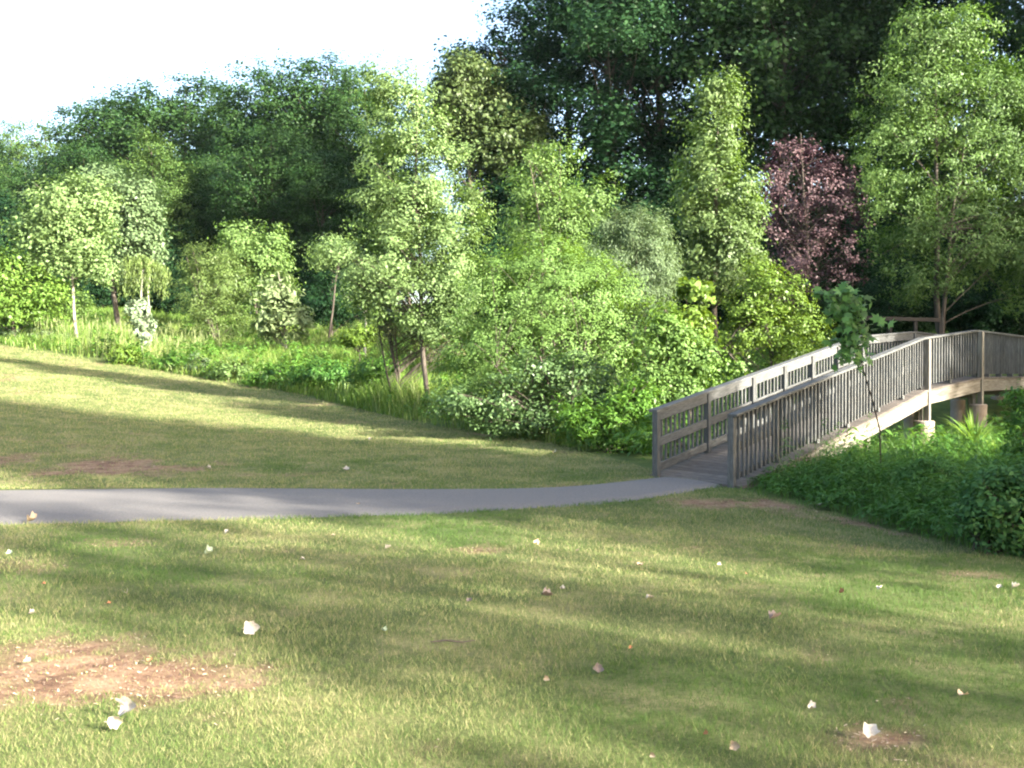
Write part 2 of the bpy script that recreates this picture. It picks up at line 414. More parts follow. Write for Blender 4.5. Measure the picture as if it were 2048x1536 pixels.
def lawn_points(n, y0, y1, power):
    u = rng.random(n); e = 2 - power
    Y = (y0 ** e + u * (y1 ** e - y0 ** e)) ** (1 / e)
    X = (rng.random(n) * 2 - 1) * (Y * .60 + .8)
    return X, Y
N = 1050000
X, Y = lawn_points(N, 3.2, 46, 1.8)
# half of the blades gather into loose tufts
ci = rng.integers(0, N // 8, N); tuf = rng.random(N) < .55
sp = (.012 + .0012 * Y[ci]) * (.6 + 1.2 * rng.random(N))
X = np.where(tuf, X[ci] + rng.normal(size=N) * sp, X); Y = np.where(tuf, Y[ci] + rng.normal(size=N) * sp, Y)
keep = (Y < edgeY(X) + .15) & ~in_path(X, Y, -.04)
sl = soil(X, Y)
keep &= rng.random(N) > sl * .93
X, Y, sl = X[keep], Y[keep], sl[keep]
dry = np.clip((fbm(X, Y, 1.6, 41, 4) - .5) * 3.0 + .64 + sl * .4 + np.clip((Y - 10) / 25, 0, .45) + np.clip(-X / 30, 0, .2), 0, 1)
dry = np.clip(dry - np.clip((X - 1.0) / 8, 0, .25), 0, 1)
v = np.where(rng.random(len(X)) < dry * .72, .86 + .14 * rng.random(len(X)), np.clip(.12 + .65 * rng.random(len(X)) * (0.5 + dry), 0, .84))
lush = fbm(X, Y, .5, 51, 3)
h = (.013 + .023 * rng.random(len(X))) * (.65 + .9 * lush) * (1 - .4 * sl) * (1 + np.clip(Y / 60, 0, .5))
near_path = in_path(X, Y, .10); h = np.where(near_path, h * 1.25, h)
wd = np.maximum(.0022, .00050 * Y) * (.7 + .6 * rng.random(len(X)))
Vb, Fb, vb = blades(X, Y, gz(X, Y) + (fbm(X, Y, 1.1, 5) - .5) * .035 - .006, h, wd, .25 + .7 * rng.random(len(X)), v)
tag(link('lawn_grass', np_mesh('lawn_grass', Vb, Fb, L_GRASS, vb)), 'short mown lawn, half green and half straw coloured, on both sides of the path', 'grass', kind='stuff')

# straw, chaff and bits lying on the bare soil
n = 110000
X, Y = lawn_points(n, 3.2, 24, 1.6)
sl = soil(X, Y); ok = (Y < edgeY(X) + .1) & ~in_path(X, Y, 0) & (rng.random(n) < sl); X, Y = X[ok], Y[ok]
n = len(X); z = gz(X, Y) + (fbm(X, Y, 1.1, 5) - .5) * .035 - soil(X, Y) * .012 + .004 + .006 * rng.random(n)
P = np.stack([X, Y, z], 1); a = rng.random(n) * 6.283; L = (.004 + .012 * rng.random(n) ** 2)[:, None]
d = np.stack([np.cos(a), np.sin(a), .25 * rng.normal(size=n)], 1); q_ = np.stack([-np.sin(a), np.cos(a), .3 * rng.normal(size=n)], 1) * (.001 + .002 * rng.random(n) ** 2)[:, None] * (1 + Y / 8)[:, None]
V_ = np.stack([P - d * L - q_, P + d * L - q_ * .4, P + d * L * .8 + q_, P - d * L * .6 + q_], 1).reshape(-1, 3)
cm, nt, out = newmat('chaff')
ca = nt.nodes.new('ShaderNodeAttribute'); ca.attribute_name = 'v'
cr_ = ramp(nt, [(0, (.10, .06, .045)), (.4, (.26, .16, .11)), (.7, (.42, .30, .19)), (1, (.62, .50, .36))], ca.outputs['Fac'])
cp = nt.nodes.new('ShaderNodeBsdfPrincipled'); cp.inputs['Roughness'].default_value = .9; nt.links.new(cr_.outputs[0], cp.inputs['Base Color']); nt.links.new(cp.outputs[0], out.inputs[0])
tag(link('lawn_litter', np_mesh('lawn_litter', V_, np.arange(n * 4).reshape(n, 4), cm, np.repeat(rng.random(n), 4))), 'dry straw and brown bits strewn over the bare soil patches', 'plant litter', kind='stuff')

# ------------------------------------------------------------------ foliage builders
def rand_unit(n):
    a = rng.normal(size=(n, 3)); return a / np.linalg.norm(a, axis=1)[:, None]

def leaf_quads(P, Nrm, ln, wd, droop=.15, axis_pref=None, apref=0.0):
    """rhombic leaves slightly folded on the midrib: one quad each"""
    n = len(P)
    ax = rand_unit(n)
    if axis_pref is not None: ax = ax * (1 - apref) + axis_pref * apref
    ax = ax - (ax * Nrm).sum(1)[:, None] * Nrm
    ax /= np.linalg.norm(ax, axis=1)[:, None] + 1e-9
    sd = np.cross(Nrm, ax)
    ln = ln[:, None]; wd = wd[:, None]
    V = np.empty((n, 4, 3))
    V[:, 0] = P - ax * ln * .5
    V[:, 1] = P + sd * wd * .5 - ax * ln * .04 + Nrm * wd * .12
    V[:, 2] = P + ax * ln * .5 - Nrm * ln * .10
    V[:, 3] = P - sd * wd * .5 - ax * ln * .04 + Nrm * wd * .12
    return V.reshape(-1, 3), np.arange(n * 4).reshape(n, 4)

def tube(P, R, k=6):
    """tapered tube through points P with radii R -> verts, quads"""
    P = np.asarray(P, float); n = len(P)
    T = np.gradient(P, axis=0); T /= np.linalg.norm(T, axis=1)[:, None] + 1e-9
    ref = np.where(np.abs(T[:, 2:3]) > .9, np.array([[1., 0, 0]]), np.array([[0, 0, 1.]]))
    U = np.cross(T, ref); U /= np.linalg.norm(U, axis=1)[:, None] + 1e-9
    W = np.cross(T, U)
    a = np.arange(k) / k * 2 * np.pi
    V = P[:, None] + (U[:, None] * np.cos(a)[None, :, None] + W[:, None] * np.sin(a)[None, :, None]) * np.asarray(R)[:, None, None]
    i = np.arange(n * k).reshape(n, k); j = np.roll(i, -1, axis=1)
    return V.reshape(-1, 3), np.stack([i[:-1], j[:-1], j[1:], i[1:]], -1).reshape(-1, 4)

def join(parts):
    Vs, Fs, o = [], [], 0
    for V, Fq in parts:
        Vs.append(V); Fs.append(Fq + o); o += len(V)
    return np.concatenate(Vs), np.concatenate(Fs)

def clumps_in(lobes, n, inner=.45):
    """clump centres in a set of ellipsoids, biased to the shell; returns centre, outward dir, local radius"""
    L = np.array(lobes, float); wgt = (L[:, 3] * L[:, 4] * L[:, 5]) ** .667; wgt /= wgt.sum()
    k = rng.choice(len(L), n, p=wgt)
    u = rand_unit(n); r = inner + (1.14 - inner) * rng.random(n) ** .75
    C = L[k, :3] + u * r[:, None] * L[k, 3:6]
    od = u / L[k, 3:6]; od /= np.linalg.norm(od, axis=1)[:, None]
    return C, od, k

def crown_mesh(name, lobes, n_clump, per, ln, mat, clump_r, aspect=.55, up=.5, outw=.7, rnd=.62, inner=.45, apref=None, aw=0.0, flat=.7, top_v=0):
    C, od, k = clumps_in(lobes, n_clump, inner)
    cnt = np.maximum(3, rng.poisson(per, n_clump))
    own = np.repeat(np.arange(n_clump), cnt); n = len(own)
    cr = clump_r * (.6 + .8 * rng.random(n_clump))
    off = rng.normal(size=(n, 3)) * .5; off[:, 2] *= flat
    P = C[own] + off * cr[own][:, None]
    Nn = od[own] * outw + np.array([0, 0, up]) + rand_unit(n) * rnd + off * .3
    Nn /= np.linalg.norm(Nn, axis=1)[:, None]
    L = ln * (.55 + .9 * rng.random(n)); W = L * aspect * (.8 + .4 * rng.random(n))
    V, Q = leaf_quads(P, Nn, L, W, axis_pref=apref, apref=aw)
    cv = rng.random(n_clump)
    v = np.clip(.5 * cv[own] + .5 * rng.random(n) , 0, 1)
    return np_mesh(name, V, Q, mat, np.repeat(v, 4)), C, k

def limbs_mesh(name, base, top, r0, C, mat, n_limb=26, start=.25, lean=None, rtip=.012, k=7):
    """one trunk plus limbs that leave it and curve up into the clumps"""
    base = np.array(base, float); top = np.array(top, float)
    m = 14; t = np.linspace(0, 1, m)
    wob = (np.stack([vnoise(t * 4, t * 0 + base[0] * 3, 1, 61), vnoise(t * 4, t * 0 + base[0] * 3 + 9, 1, 62), t * 0 + .5], 1) - .5) * np.linalg.norm(top - base) * .05 * np.sin(np.pi * t)[:, None]
    TP = base + (top - base) * t[:, None] + wob
    TR = r0 * (1 - t) ** .8 + rtip
    TR[0] *= 1.35
    parts = [tube(TP, TR, k + 1)]
    if n_limb and len(C):
        sel = C[rng.choice(len(C), min(n_limb, len(C)), replace=False)]
        H = top[2] - base[2]
        for c in sel:
            d = np.hypot(c[0] - base[0], c[1] - base[1])
            f = np.clip((c[2] - base[2] - d * .9) / H, start, .92)
            i = f * (m - 1); a = TP[int(i)] + (TP[min(int(i) + 1, m - 1)] - TP[int(i)]) * (i % 1)
            ra = np.interp(f, t, TR) * .34
            s_ = np.linspace(0, 1, 7)[:, None]
            mid = (a + c) / 2 + np.array([0, 0, .08 * np.linalg.norm(c - a)]) + rng.normal(size=3) * .04 * np.linalg.norm(c - a)
            B_ = (1 - s_) ** 2 * a + 2 * s_ * (1 - s_) * mid + s_ ** 2 * c
            parts.append(tube(B_, np.linspace(max(ra, .008), .006, 7), 5))
    V, Q = join(parts)
    return np_mesh(name, V, Q, mat, smooth=True)

def px_lobes(lobes, Y, origin, dz=1.0):
    """(px, py, rx, ry[, depth offset m[, depth factor]]) in photo pixels -> local ellipsoids"""
    o = []
    for L in lobes:
        px, py, rx, ry = L[:4]; dy = L[4] if len(L) > 4 else 0; df = L[5] if len(L) > 5 else dz
        c = at(px, py, Y + dy); k = (Y + dy) / F
        o.append((c.x - origin.x, c.y - origin.y, c.z - origin.z, rx * k, rx * k * df, ry * k))
    return o

def plant(name, label, cat, bpx, Y, lobes, n_clump, per, ln, lmat, clump_r, bark=None, r0=.1, top=None, n_limb=24, start=.25, extra_stems=0, bpy_=None, depth=1.0, group=None, trunk_name='trunk', **kw):
    x = (bpx - 1024) / F * Y
    z = g1(x, Y)
    org = Vector((x, Y, z))
    root = empty(name, org, label, cat, group)
    LL = px_lobes(lobes, Y, org, depth)
    me, C, k = crown_mesh('crown', LL, n_clump, per, ln, lmat, clump_r, **kw)
    link('crown', me, root)
    if bark is not None:
        if top is None:
            hi = max(LL, key=lambda l: l[2] + l[5]); tp = (hi[0], hi[1], hi[2] + hi[5] * .7)
        else:
            t = at(top[0], top[1], Y); tp = (t.x - x, 0, t.z - z)
        tm = limbs_mesh(trunk_name, (0, 0, -.15), tp, r0, C, bark, n_limb, start)
        link(trunk_name, tm, root)
        for i in range(extra_stems):
            c = C[rng.integers(len(C))]
            link('stem', limbs_mesh('stem', ((rng.random() - .5) * .5, (rng.random() - .5) * .5, -.1), c, r0 * .7, C, bark, n_limb // 2, .2), root)
    return root

# ------------------------------------------------------------------ named trees and shrubs
plant('maple_tree', 'tall pale green tree with slim trunk at the centre, in front of the woods', 'tree', 858, 28.5,
      [(790, 215, 60, 80), (815, 330, 85, 90), (752, 170, 24, 44), (772, 142, 20, 42), (812, 160, 22, 30), (858, 230, 34, 60), (868, 330, 52, 55), (930, 308, 36, 12), (752, 330, 38, 16), (760, 400, 60, 24), (720, 440, 30, 16), (820, 430, 90, 70), (910, 430, 62, 80), (790, 520, 100, 60), (900, 530, 80, 80), (830, 590, 110, 60), (745, 560, 62, 40), (675, 508, 50, 22), (735, 610, 30, 24), (930, 610, 60, 60), (860, 650, 60, 30), (955, 385, 22, 14)],
      560, 90, .082, L_SAGE, .34, M_BARK, .062, top=(832, 130), n_limb=80, start=.26, depth=.85, aspect=.60, rnd=.55, outw=.9)
# its one heavy low limb reaching left
_mt = bpy.data.objects['maple_tree']
_q = [np.array(at(x, y, 28.5 - dy) - Vector(_mt.location)) for x, y, dy in ((857, 560, 0), (838, 572, .15), (812, 580, .3), (785, 578, .4), (755, 560, .5))]
_V, _Q = tube(_q, [.045, .036, .028, .020, .010], 7)
_M = noise_mat('bark_limb', [(0.3, (0.16, 0.14, 0.11)), (0.7, (0.34, 0.31, 0.26))], scale=6, rough=0.9, bump=0.4)
link('limb', np_mesh('limb', _V, _Q, _M, smooth=True), _mt)
plant('river_birch', 'light green rounded tree between the tall central tree and the round silvery shrub', 'tree', 1130, 38,
      [(1078, 345, 62, 52), (1120, 315, 40, 32), (1075, 420, 72, 75), (1110, 470, 110, 90), (1190, 400, 48, 55), (1140, 560, 130, 90)],
      380, 66, .105, L_LIGHT, .45, M_BARK, .06, n_limb=30, aspect=.55, extra_stems=2)
plant('viburnum_shrub', 'large spreading light green shrub mass beside the lawn, left of the bridge', 'shrub', 1090, 24.5,
      [(1085, 530, 85, 65), (1010, 600, 95, 90), (1130, 600, 130, 90), (1230, 620, 60, 70), (960, 690, 80, 70), (1090, 700, 170, 95), (930, 770, 70, 55), (1070, 790, 140, 60), (1240, 720, 70, 80), (1180, 800, 90, 55)],
      1100, 66, .066, L_BUSH, .26, M_BARK, .04, n_limb=30, start=.1, extra_stems=6, depth=.75, aspect=.45, inner=.66, outw=1.0, rnd=.48, trunk_name='stem')
plant('dogwood_shrub', 'low shrub with big pale shiny leaves in front of the large shrub mass', 'shrub', 1140, 22.3,
      [(1080, 740, 85, 40), (1160, 760, 85, 50), (1020, 800, 80, 45), (1130, 820, 120, 45), (930, 810, 60, 40), (1210, 800, 60, 50), (1080, 850, 110, 25)],
      230, 44, .085, leaf_mat('leaf_dogwood', (0.040, 0.095, 0.025), (0.13, 0.225, 0.075), back=(0.12, 0.20, 0.07), rough=.4, spec=.22), .24, M_BARK, .03, n_limb=24, start=.1, extra_stems=5, depth=.6, aspect=.6, inner=.5, trunk_name='stem')
plant('elder_shrub', 'leafy shrub with pointed sprays leaning over the far bridge railing', 'shrub', 1360, 21.3,
      [(1330, 690, 55, 60), (1380, 720, 55, 50), (1430, 735, 38, 26), (1470, 735, 18, 14), (1300, 750, 50, 45), (1370, 780, 70, 35), (1330, 640, 30, 30), (1290, 800, 50, 50)],
      230, 48, .085, L_BUSH, .22, M_BARK, .03, n_limb=20, start=.1, extra_stems=3, depth=.6, aspect=.5, trunk_name='stem')
plant('maple_sapling', 'bright yellow green upright shoots rising between two shrubs, left of the bridge', 'shrub', 1388, 23.5,
      [(1385, 600, 20, 40), (1372, 575, 10, 16), (1408, 585, 12, 22), (1400, 650, 24, 38), (1370, 670, 22, 40), (1355, 630, 16, 16)],
      70, 34, .115, L_YEL, .16, M_BARK, .02, n_limb=14, start=.2, depth=.8, aspect=.65, trunk_name='stem')
plant('pokeweed_plant', 'bright green bushy weeds against the foot of the far bridge railing', 'plant', 1215, 20.0,
      [(1190, 850, 50, 28), (1240, 830, 40, 35), (1270, 800, 40, 35), (1215, 880, 45, 22), (1285, 860, 28, 40), (1160, 830, 30, 20)],
      150, 34, .10, leaf_mat('leaf_pokeweed', (0.06, 0.15, 0.02), (0.17, 0.33, 0.05)), .17, M_BARK, .015, n_limb=20, start=.05, depth=.6, aspect=.34, up=.7, trunk_name='stem')
plant('willow_shrub', 'round silvery green shrub with fine narrow leaves behind the bushes', 'shrub', 1265, 33.5,
      [(1262, 520, 88, 90), (1230, 480, 55, 55), (1300, 490, 48, 60), (1310, 560, 48, 70), (1240, 590, 80, 50), (1215, 440, 18, 22), (1280, 430, 12, 20)],
      420, 64, .115, L_SILV, .30, M_BARK, .04, n_limb=18, start=.1, extra_stems=3, depth=.9, aspect=.22, inner=.55, apref=np.array([[0, 0, 1.]]), aw=.55, trunk_name='stem')
plant('hornbeam_tree', 'columnar bright green tree with narrow upright crown left of the purple tree', 'tree', 1435, 37,
      [(1422, 200, 34, 52), (1455, 190, 22, 40), (1428, 290, 66, 80), (1432, 400, 86, 95), (1440, 500, 85, 80), (1400, 470, 50, 70), (1480, 430, 42, 80), (1420, 560, 70, 40)],
      430, 58, .13, L_COL, .42, M_BARK, .11, top=(1436, 175), n_limb=50, start=.22, aspect=.6, depth=.95)
plant('purple_plum_tree', 'purple leaved tree behind the bridge, the only reddish one', 'tree', 1630, 44,
      [(1600, 380, 90, 70), (1665, 420, 80, 85), (1545, 430, 45, 80), (1590, 305, 40, 22), (1560, 300, 16, 14), (1600, 275, 12, 12), (1630, 300, 12, 26), (1660, 330, 30, 22), (1700, 400, 50, 50), (1640, 510, 95, 80), (1590, 560, 90, 70), (1545, 350, 26, 30)],
      330, 36, .125, L_PURP, .42, M_BARK, .12, n_limb=60, aspect=.5, extra_stems=2)
plant('walnut_tree', 'big airy green tree with two slim trunks at the right behind the bridge', 'tree', 1886, 36,
      [(1880, 110, 95, 90), (1840, 70, 55, 60), (1930, 70, 60, 60), (1990, 160, 60, 50), (1830, 200, 110, 80), (1960, 260, 120, 100), (1850, 330, 140, 110), (2030, 330, 100, 120), (1780, 290, 70, 90), (1790, 430, 80, 80), (1920, 470, 130, 100), (2040, 500, 100, 110), (1840, 560, 80, 50), (1760, 150, 30, 40), (2060, 170, 70, 80), (2110, 240, 110, 120), (2120, 450, 100, 150)],
      1350, 62, .115, L_RIGHT, .42, M_BARK, .11, top=(1868, 60), n_limb=46, extra_stems=1, aspect=.40, up=.3, start=.42, depth=.75)
plant('mulberry_shrub', 'yellow green bushy shrub just behind the far railing, left of the sapling', 'shrub', 1560, 30,
      [(1530, 580, 50, 42), (1580, 600, 45, 50), (1500, 620, 45, 40), (1600, 660, 50, 45), (1540, 660, 70, 45), (1515, 545, 22, 26), (1480, 670, 50, 40), (1590, 710, 60, 30)],
      260, 46, .10, L_YEL, .28, M_BARK, .03, n_limb=22, start=.1, extra_stems=3, depth=.8, aspect=.5, trunk_name='stem')
# left group
plant('silver_maple', 'pale barked young tree with airy light green crown on the left meadow', 'tree', 155, 47,
      [(140, 420, 80, 60), (100, 400, 40, 35), (190, 400, 40, 40), (110, 480, 75, 55), (180, 480, 60, 60), (140, 530, 60, 35), (50, 455, 35, 40), (145, 370, 22, 22), (195, 540, 30, 30)],
      300, 56, .15, L_SAGE, .50, M_BARKG, .075, top=(140, 370), n_limb=36, start=.42, aspect=.6)
plant('cottonwood_tree', 'two-peaked grey green tree just behind the pale barked tree on the left', 'tree', 240, 56,
      [(205, 365, 36, 36), (250, 420, 60, 55), (285, 400, 26, 40), (270, 470, 55, 60), (220, 440, 50, 80), (300, 480, 24, 60), (250, 530, 60, 40)],
      330, 56, .18, leaf_mat('leaf_cottonwood', (0.065, 0.125, 0.045), (0.15, 0.225, 0.09), back=(0.14, .21, .09)), .55, M_BARK, .15, n_limb=24, aspect=.75, flat=1.0)
plant('linden_tree', 'yellow green bushy tree at the left edge beside the pale barked tree', 'tree', 30, 46.2,
      [(25, 540, 48, 40), (60, 580, 40, 45), (0, 590, 50, 50), (-40, 560, 60, 60), (100, 600, 40, 45), (30, 620, 60, 35)],
      260, 52, .15, leaf_mat('leaf_linden', (0.085, 0.17, 0.025), (0.19, 0.31, 0.06)), .45, M_BARK, .09, n_limb=18, start=.15, aspect=.6)
plant('redbud_tree', 'small leafy tree low between the leaning weeds at far left', 'tree', 110, 50,
      [(105, 620, 50, 30), (60, 630, 40, 28), (150, 610, 40, 26), (-10, 640, 30, 40)],
      150, 44, .13, L_LIGHT, .35, M_BARK, .06, n_limb=14, start=.2, aspect=.5)
plant('alder_tree', 'two-topped fresh green tree standing behind the willow shrubs', 'tree', 530, 54,
      [(478, 480, 34, 40), (540, 490, 36, 38), (510, 530, 70, 50), (560, 550, 30, 50), (480, 560, 60, 50), (520, 610, 60, 40)],
      280, 54, .16, L_LIGHT, .5, M_BARK, .10, n_limb=18, start=.15, aspect=.55)
plant('sandbar_willow', 'feathery yellow green shrub in the middle of the meadow', 'shrub', 440, 48,
      [(420, 530, 46, 42), (385, 505, 20, 18), (455, 570, 45, 55), (400, 590, 50, 55), (440, 640, 60, 35)],
      300, 50, .14, leaf_mat('leaf_sandbar', (0.085, 0.145, 0.035), (0.185, 0.26, 0.075)), .4, M_BARK, .06, n_limb=18, start=.1, extra_stems=3, aspect=.25, trunk_name='stem')
plant('magnolia_sapling', 'small tree with upright large pale leaves in the middle of the meadow', 'tree', 580, 43,
      [(558, 560, 28, 22), (548, 590, 30, 26), (580, 600, 28, 34), (570, 645, 40, 30), (600, 640, 20, 30), (535, 655, 24, 20)],
      100, 30, .24, leaf_mat('leaf_magnolia', (0.09, 0.16, 0.045), (0.24, 0.33, 0.12), back=(0.24, .31, .14)), .3, M_BARKG, .05, n_limb=24, start=.2, aspect=.42)
plant('dark_cedar', 'dark rounded evergreen shrub at the edge of the woods', 'shrub', 665, 50,
      [(665, 590, 55, 45), (640, 620, 45, 30), (700, 610, 45, 40)], 170, 60, .12, L_FORD, .35, M_BARK, .08, n_limb=6, aspect=.4)
plant('ash_sapling', 'slim sapling with grey trunk standing in weeds left of the tall central tree', 'tree', 732, 41,
      [(735, 560, 42, 40), (715, 590, 30, 30), (755, 585, 26, 28)], 90, 36, .13, L_SAGE, .3, M_BARKP, .05, n_limb=18, start=.45, aspect=.5)
plant('crabapple_tree', 'small round pale tree peeping out left of the tall central tree', 'tree', 655, 46,
      [(660, 505, 30, 28), (685, 495, 24, 20), (640, 520, 20, 18)], 80, 36, .13, L_SAGE, .35, M_BARK, .045, n_limb=16, start=.4, aspect=.6)
plant('hawthorn_shrub', 'thin brownish shrub by the foot of the tall central tree', 'shrub', 810, 29.5,
      [(800, 660, 50, 30), (770, 640, 30, 24), (840, 690, 40, 26), (900, 670, 40, 50)], 70, 34, .08, leaf_mat('leaf_hawthorn', (0.09, 0.10, 0.04), (0.18, 0.19, 0.075)), .25, M_BARK, .03, n_limb=30, start=.1, extra_stems=3, aspect=.5, trunk_name='stem')

# weeping willow: hanging strands
def willow():
    Y = 53; x = (283 - 1024) / F * Y; z = g1(x, Y)
    root = empty('weeping_willow', (x, Y, z), 'small weeping willow with drooping strands on the left meadow', 'tree')
    k = Y / F; P = []; parts = []; ax = []
    tops = []
    crown = at(285, 545, Y)
    for i in range(130):
        a = rng.random() * 2 * np.pi; r = rng.random() ** .5
        sx, sy = math.cos(a) * r * 58 * k, math.sin(a) * r * 50 * k
        zt = crown.z - z + (26 - 22 * r) * k + rng.normal() * .12
        L = (35 + 55 * rng.random()) * k
        n = 34
        t = np.linspace(0, 1, n)
        path = np.stack([sx * (.45 + .55 * np.minimum(1, t * 3)) + rng.normal() * .03, sy * (.45 + .55 * np.minimum(1, t * 3)), zt + .35 * np.sin(np.minimum(1, t * 3) * np.pi / 2) * (1 - r * .4) - L * np.clip(t - .15, 0, 1)], 1)
        P.append(path + rng.normal(size=(n, 3)) * .045); tops.append(path[0])
    P = np.concatenate(P); n = len(P)
    Nn = rand_unit(n); Nn[:, 2] *= .3; Nn /= np.linalg.norm(Nn, axis=1)[:, None]
    V, Q = leaf_quads(P, Nn, .17 * (.7 + .6 * rng.random(n)), .045 * np.ones(n), axis_pref=np.array([[0, 0, -1.]]), apref=.8)
    link('crown', np_mesh('crown', V, Q, leaf_mat('leaf_willow', (0.11, 0.17, 0.04), (0.22, 0.30, 0.09)), np.repeat(rng.random(n), 4)), root)
    tm = limbs_mesh('trunk', (0, 0, -.1), (0.1, 0, crown.z - z + .5), .09, np.array(tops), M_BARKP, 26, .55)
    link('trunk', tm, root)
    tm = limbs_mesh('trunk', (0.25, .1, -.1), (0.45, 0, crown.z - z + .3), .06, np.array(tops), M_BARKP, 8, .6)
    link('trunk', tm, root)
willow()
plant('white_sapling', 'tiny sapling with whitish leaves standing in the tall grass at the left', 'tree', 288, 41.5,
      [(278, 618, 22, 18), (284, 645, 20, 16), (292, 668, 18, 16)], 60, 22, .15, L_WHITE, .20, M_BARKG, .03, n_limb=14, start=.3, aspect=.6)

# ------------------------------------------------------------------ forest
def forest_proto(kind):
    spec = {
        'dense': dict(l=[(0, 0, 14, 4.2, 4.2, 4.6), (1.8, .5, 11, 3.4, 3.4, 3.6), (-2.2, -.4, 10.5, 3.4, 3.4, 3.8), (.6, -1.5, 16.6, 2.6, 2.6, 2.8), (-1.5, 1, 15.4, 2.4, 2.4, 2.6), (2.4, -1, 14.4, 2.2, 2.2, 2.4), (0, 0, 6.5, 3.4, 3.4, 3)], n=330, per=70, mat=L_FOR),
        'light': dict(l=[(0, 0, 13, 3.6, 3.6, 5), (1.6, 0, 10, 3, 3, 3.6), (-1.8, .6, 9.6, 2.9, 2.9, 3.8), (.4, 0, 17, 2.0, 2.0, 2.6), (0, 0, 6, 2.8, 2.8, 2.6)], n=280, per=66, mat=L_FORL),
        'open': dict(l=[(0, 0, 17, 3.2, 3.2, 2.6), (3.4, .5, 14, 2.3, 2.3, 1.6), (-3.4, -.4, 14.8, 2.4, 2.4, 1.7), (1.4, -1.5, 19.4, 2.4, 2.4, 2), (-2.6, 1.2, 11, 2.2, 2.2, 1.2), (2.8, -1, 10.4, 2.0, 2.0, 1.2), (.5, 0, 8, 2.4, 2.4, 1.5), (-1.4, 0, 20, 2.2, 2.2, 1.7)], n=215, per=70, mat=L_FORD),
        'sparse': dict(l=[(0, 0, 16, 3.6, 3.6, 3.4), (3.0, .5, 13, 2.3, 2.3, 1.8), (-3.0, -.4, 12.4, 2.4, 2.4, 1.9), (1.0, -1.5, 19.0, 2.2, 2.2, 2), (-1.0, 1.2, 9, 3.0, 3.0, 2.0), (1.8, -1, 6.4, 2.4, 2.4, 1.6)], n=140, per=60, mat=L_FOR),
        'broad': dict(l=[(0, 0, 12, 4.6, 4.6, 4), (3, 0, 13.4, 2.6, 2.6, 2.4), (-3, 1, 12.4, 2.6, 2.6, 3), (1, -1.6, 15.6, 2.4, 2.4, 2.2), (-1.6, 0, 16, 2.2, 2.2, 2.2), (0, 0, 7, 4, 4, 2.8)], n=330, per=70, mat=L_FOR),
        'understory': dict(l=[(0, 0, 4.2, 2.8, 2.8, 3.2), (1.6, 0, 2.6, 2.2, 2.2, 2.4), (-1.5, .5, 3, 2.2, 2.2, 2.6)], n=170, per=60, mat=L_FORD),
    }[kind]
    me, C, k = crown_mesh('crown', spec['l'], int(spec['n'] * 1.25), int(spec['per'] * 1.3), .19 if kind != 'understory' else .17, spec['mat'], (.9 if kind == 'open' else .85) if kind != 'understory' else .6, aspect=.75, inner=.5, rnd=.8, up=.5)
    top = max(l[2] + l[5] * .6 for l in spec['l'])
    tm = limbs_mesh('trunk', (0, 0, -.6), (rng.normal() * .3, rng.normal() * .3, top), .26 if kind != 'understory' else .07, C, M_BARK, 46 if kind != 'understory' else 12, .25)
    return me, tm
PROTO = {k: forest_proto(k) for k in ('dense', 'light', 'open', 'broad', 'understory', 'sparse')}
H0 = {'dense': 19.4, 'light': 19.6, 'open': 21.6, 'broad': 18.2, 'understory': 7.4, 'sparse': 20.8}
def forest_tree(px, top_py, Y, kind, label, wide=1.0, name='forest_tree', group=None, cat='tree', rot=None):
    x = (px - 1024) / F * Y; z = g1(x, Y)
    h = EYE + (HOR - top_py) / F * Y - z
    s = h / H0[kind]
    r = empty(name, (x, Y, z), label, cat, group)
    r.rotation_euler.z = rng.random() * 6.28 if rot is None else rot
    r.scale = (s * wide, s * wide, s)
    me, tm = PROTO[kind]
    link('crown', me, r); link('trunk', tm, r)
    return r
FG = 'trees of the woods on the rising ground'
vis = [(28, 245, 118, 'light', 'thin crowned tree at the far left end of the woods', .9),
       (105, 250, 112, 'light', 'light green tree second from the left end of the woods', 1.2),
       (215, 185, 96, 'dense', 'dark rounded tree on the left skyline, lower neighbour of the highest left tree', 1.1),
       (345, 150, 92, 'broad', 'highest rounded tree of the left skyline above the two-peaked tree', 1.25),
       (440, 190, 96, 'light', 'tree on the skyline just left of the notch in the woods', .9),
       (545, 120, 84, 'dense', 'dark tree crown just right of the skyline notch', 1.1),
       (640, 128, 86, 'broad', 'broad dark tree on the skyline left of the tall central tree', 1.1),
       (740, 150, 82, 'dense', 'dark tree standing directly behind the top of the tall central tree', 1.0),
       (310, 262, 74, 'light', 'paler tree in front of the dark left woods', 1.15),
       (540, 262, 72, 'broad', 'lower dark tree in front of the woods, above the two-topped tree', 1.1),
       (430, 300, 76, 'dense', 'dark tree in shade below the skyline notch', 1.0),
       (650, 300, 70, 'broad', 'shaded tree left of the tall central tree', 1.1),
       (60, 330, 84, 'dense', 'dark tree behind the pale barked tree at far left', 1.2),
       (185, 290, 82, 'broad', 'shaded tree above the two-peaked grey green tree', 1.1),
       (-40, 300, 90, 'light', 'tree cut by the left edge of the view', 1.1)]
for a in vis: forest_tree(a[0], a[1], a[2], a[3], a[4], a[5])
plant('lit_maple_tree', 'sunlit olive green tree right of the tall central tree top', 'tree', 960, 58,
      [(935, 170, 55, 55), (900, 230, 60, 70), (985, 230, 50, 50), (985, 290, 55, 50), (1040, 250, 35, 26), (1060, 290, 40, 40)],
      420, 60, .21, leaf_mat('leaf_olive', (0.050, 0.090, 0.026), (0.135, 0.185, 0.062)), .65, M_BARK, .2, n_limb=30, aspect=.65)
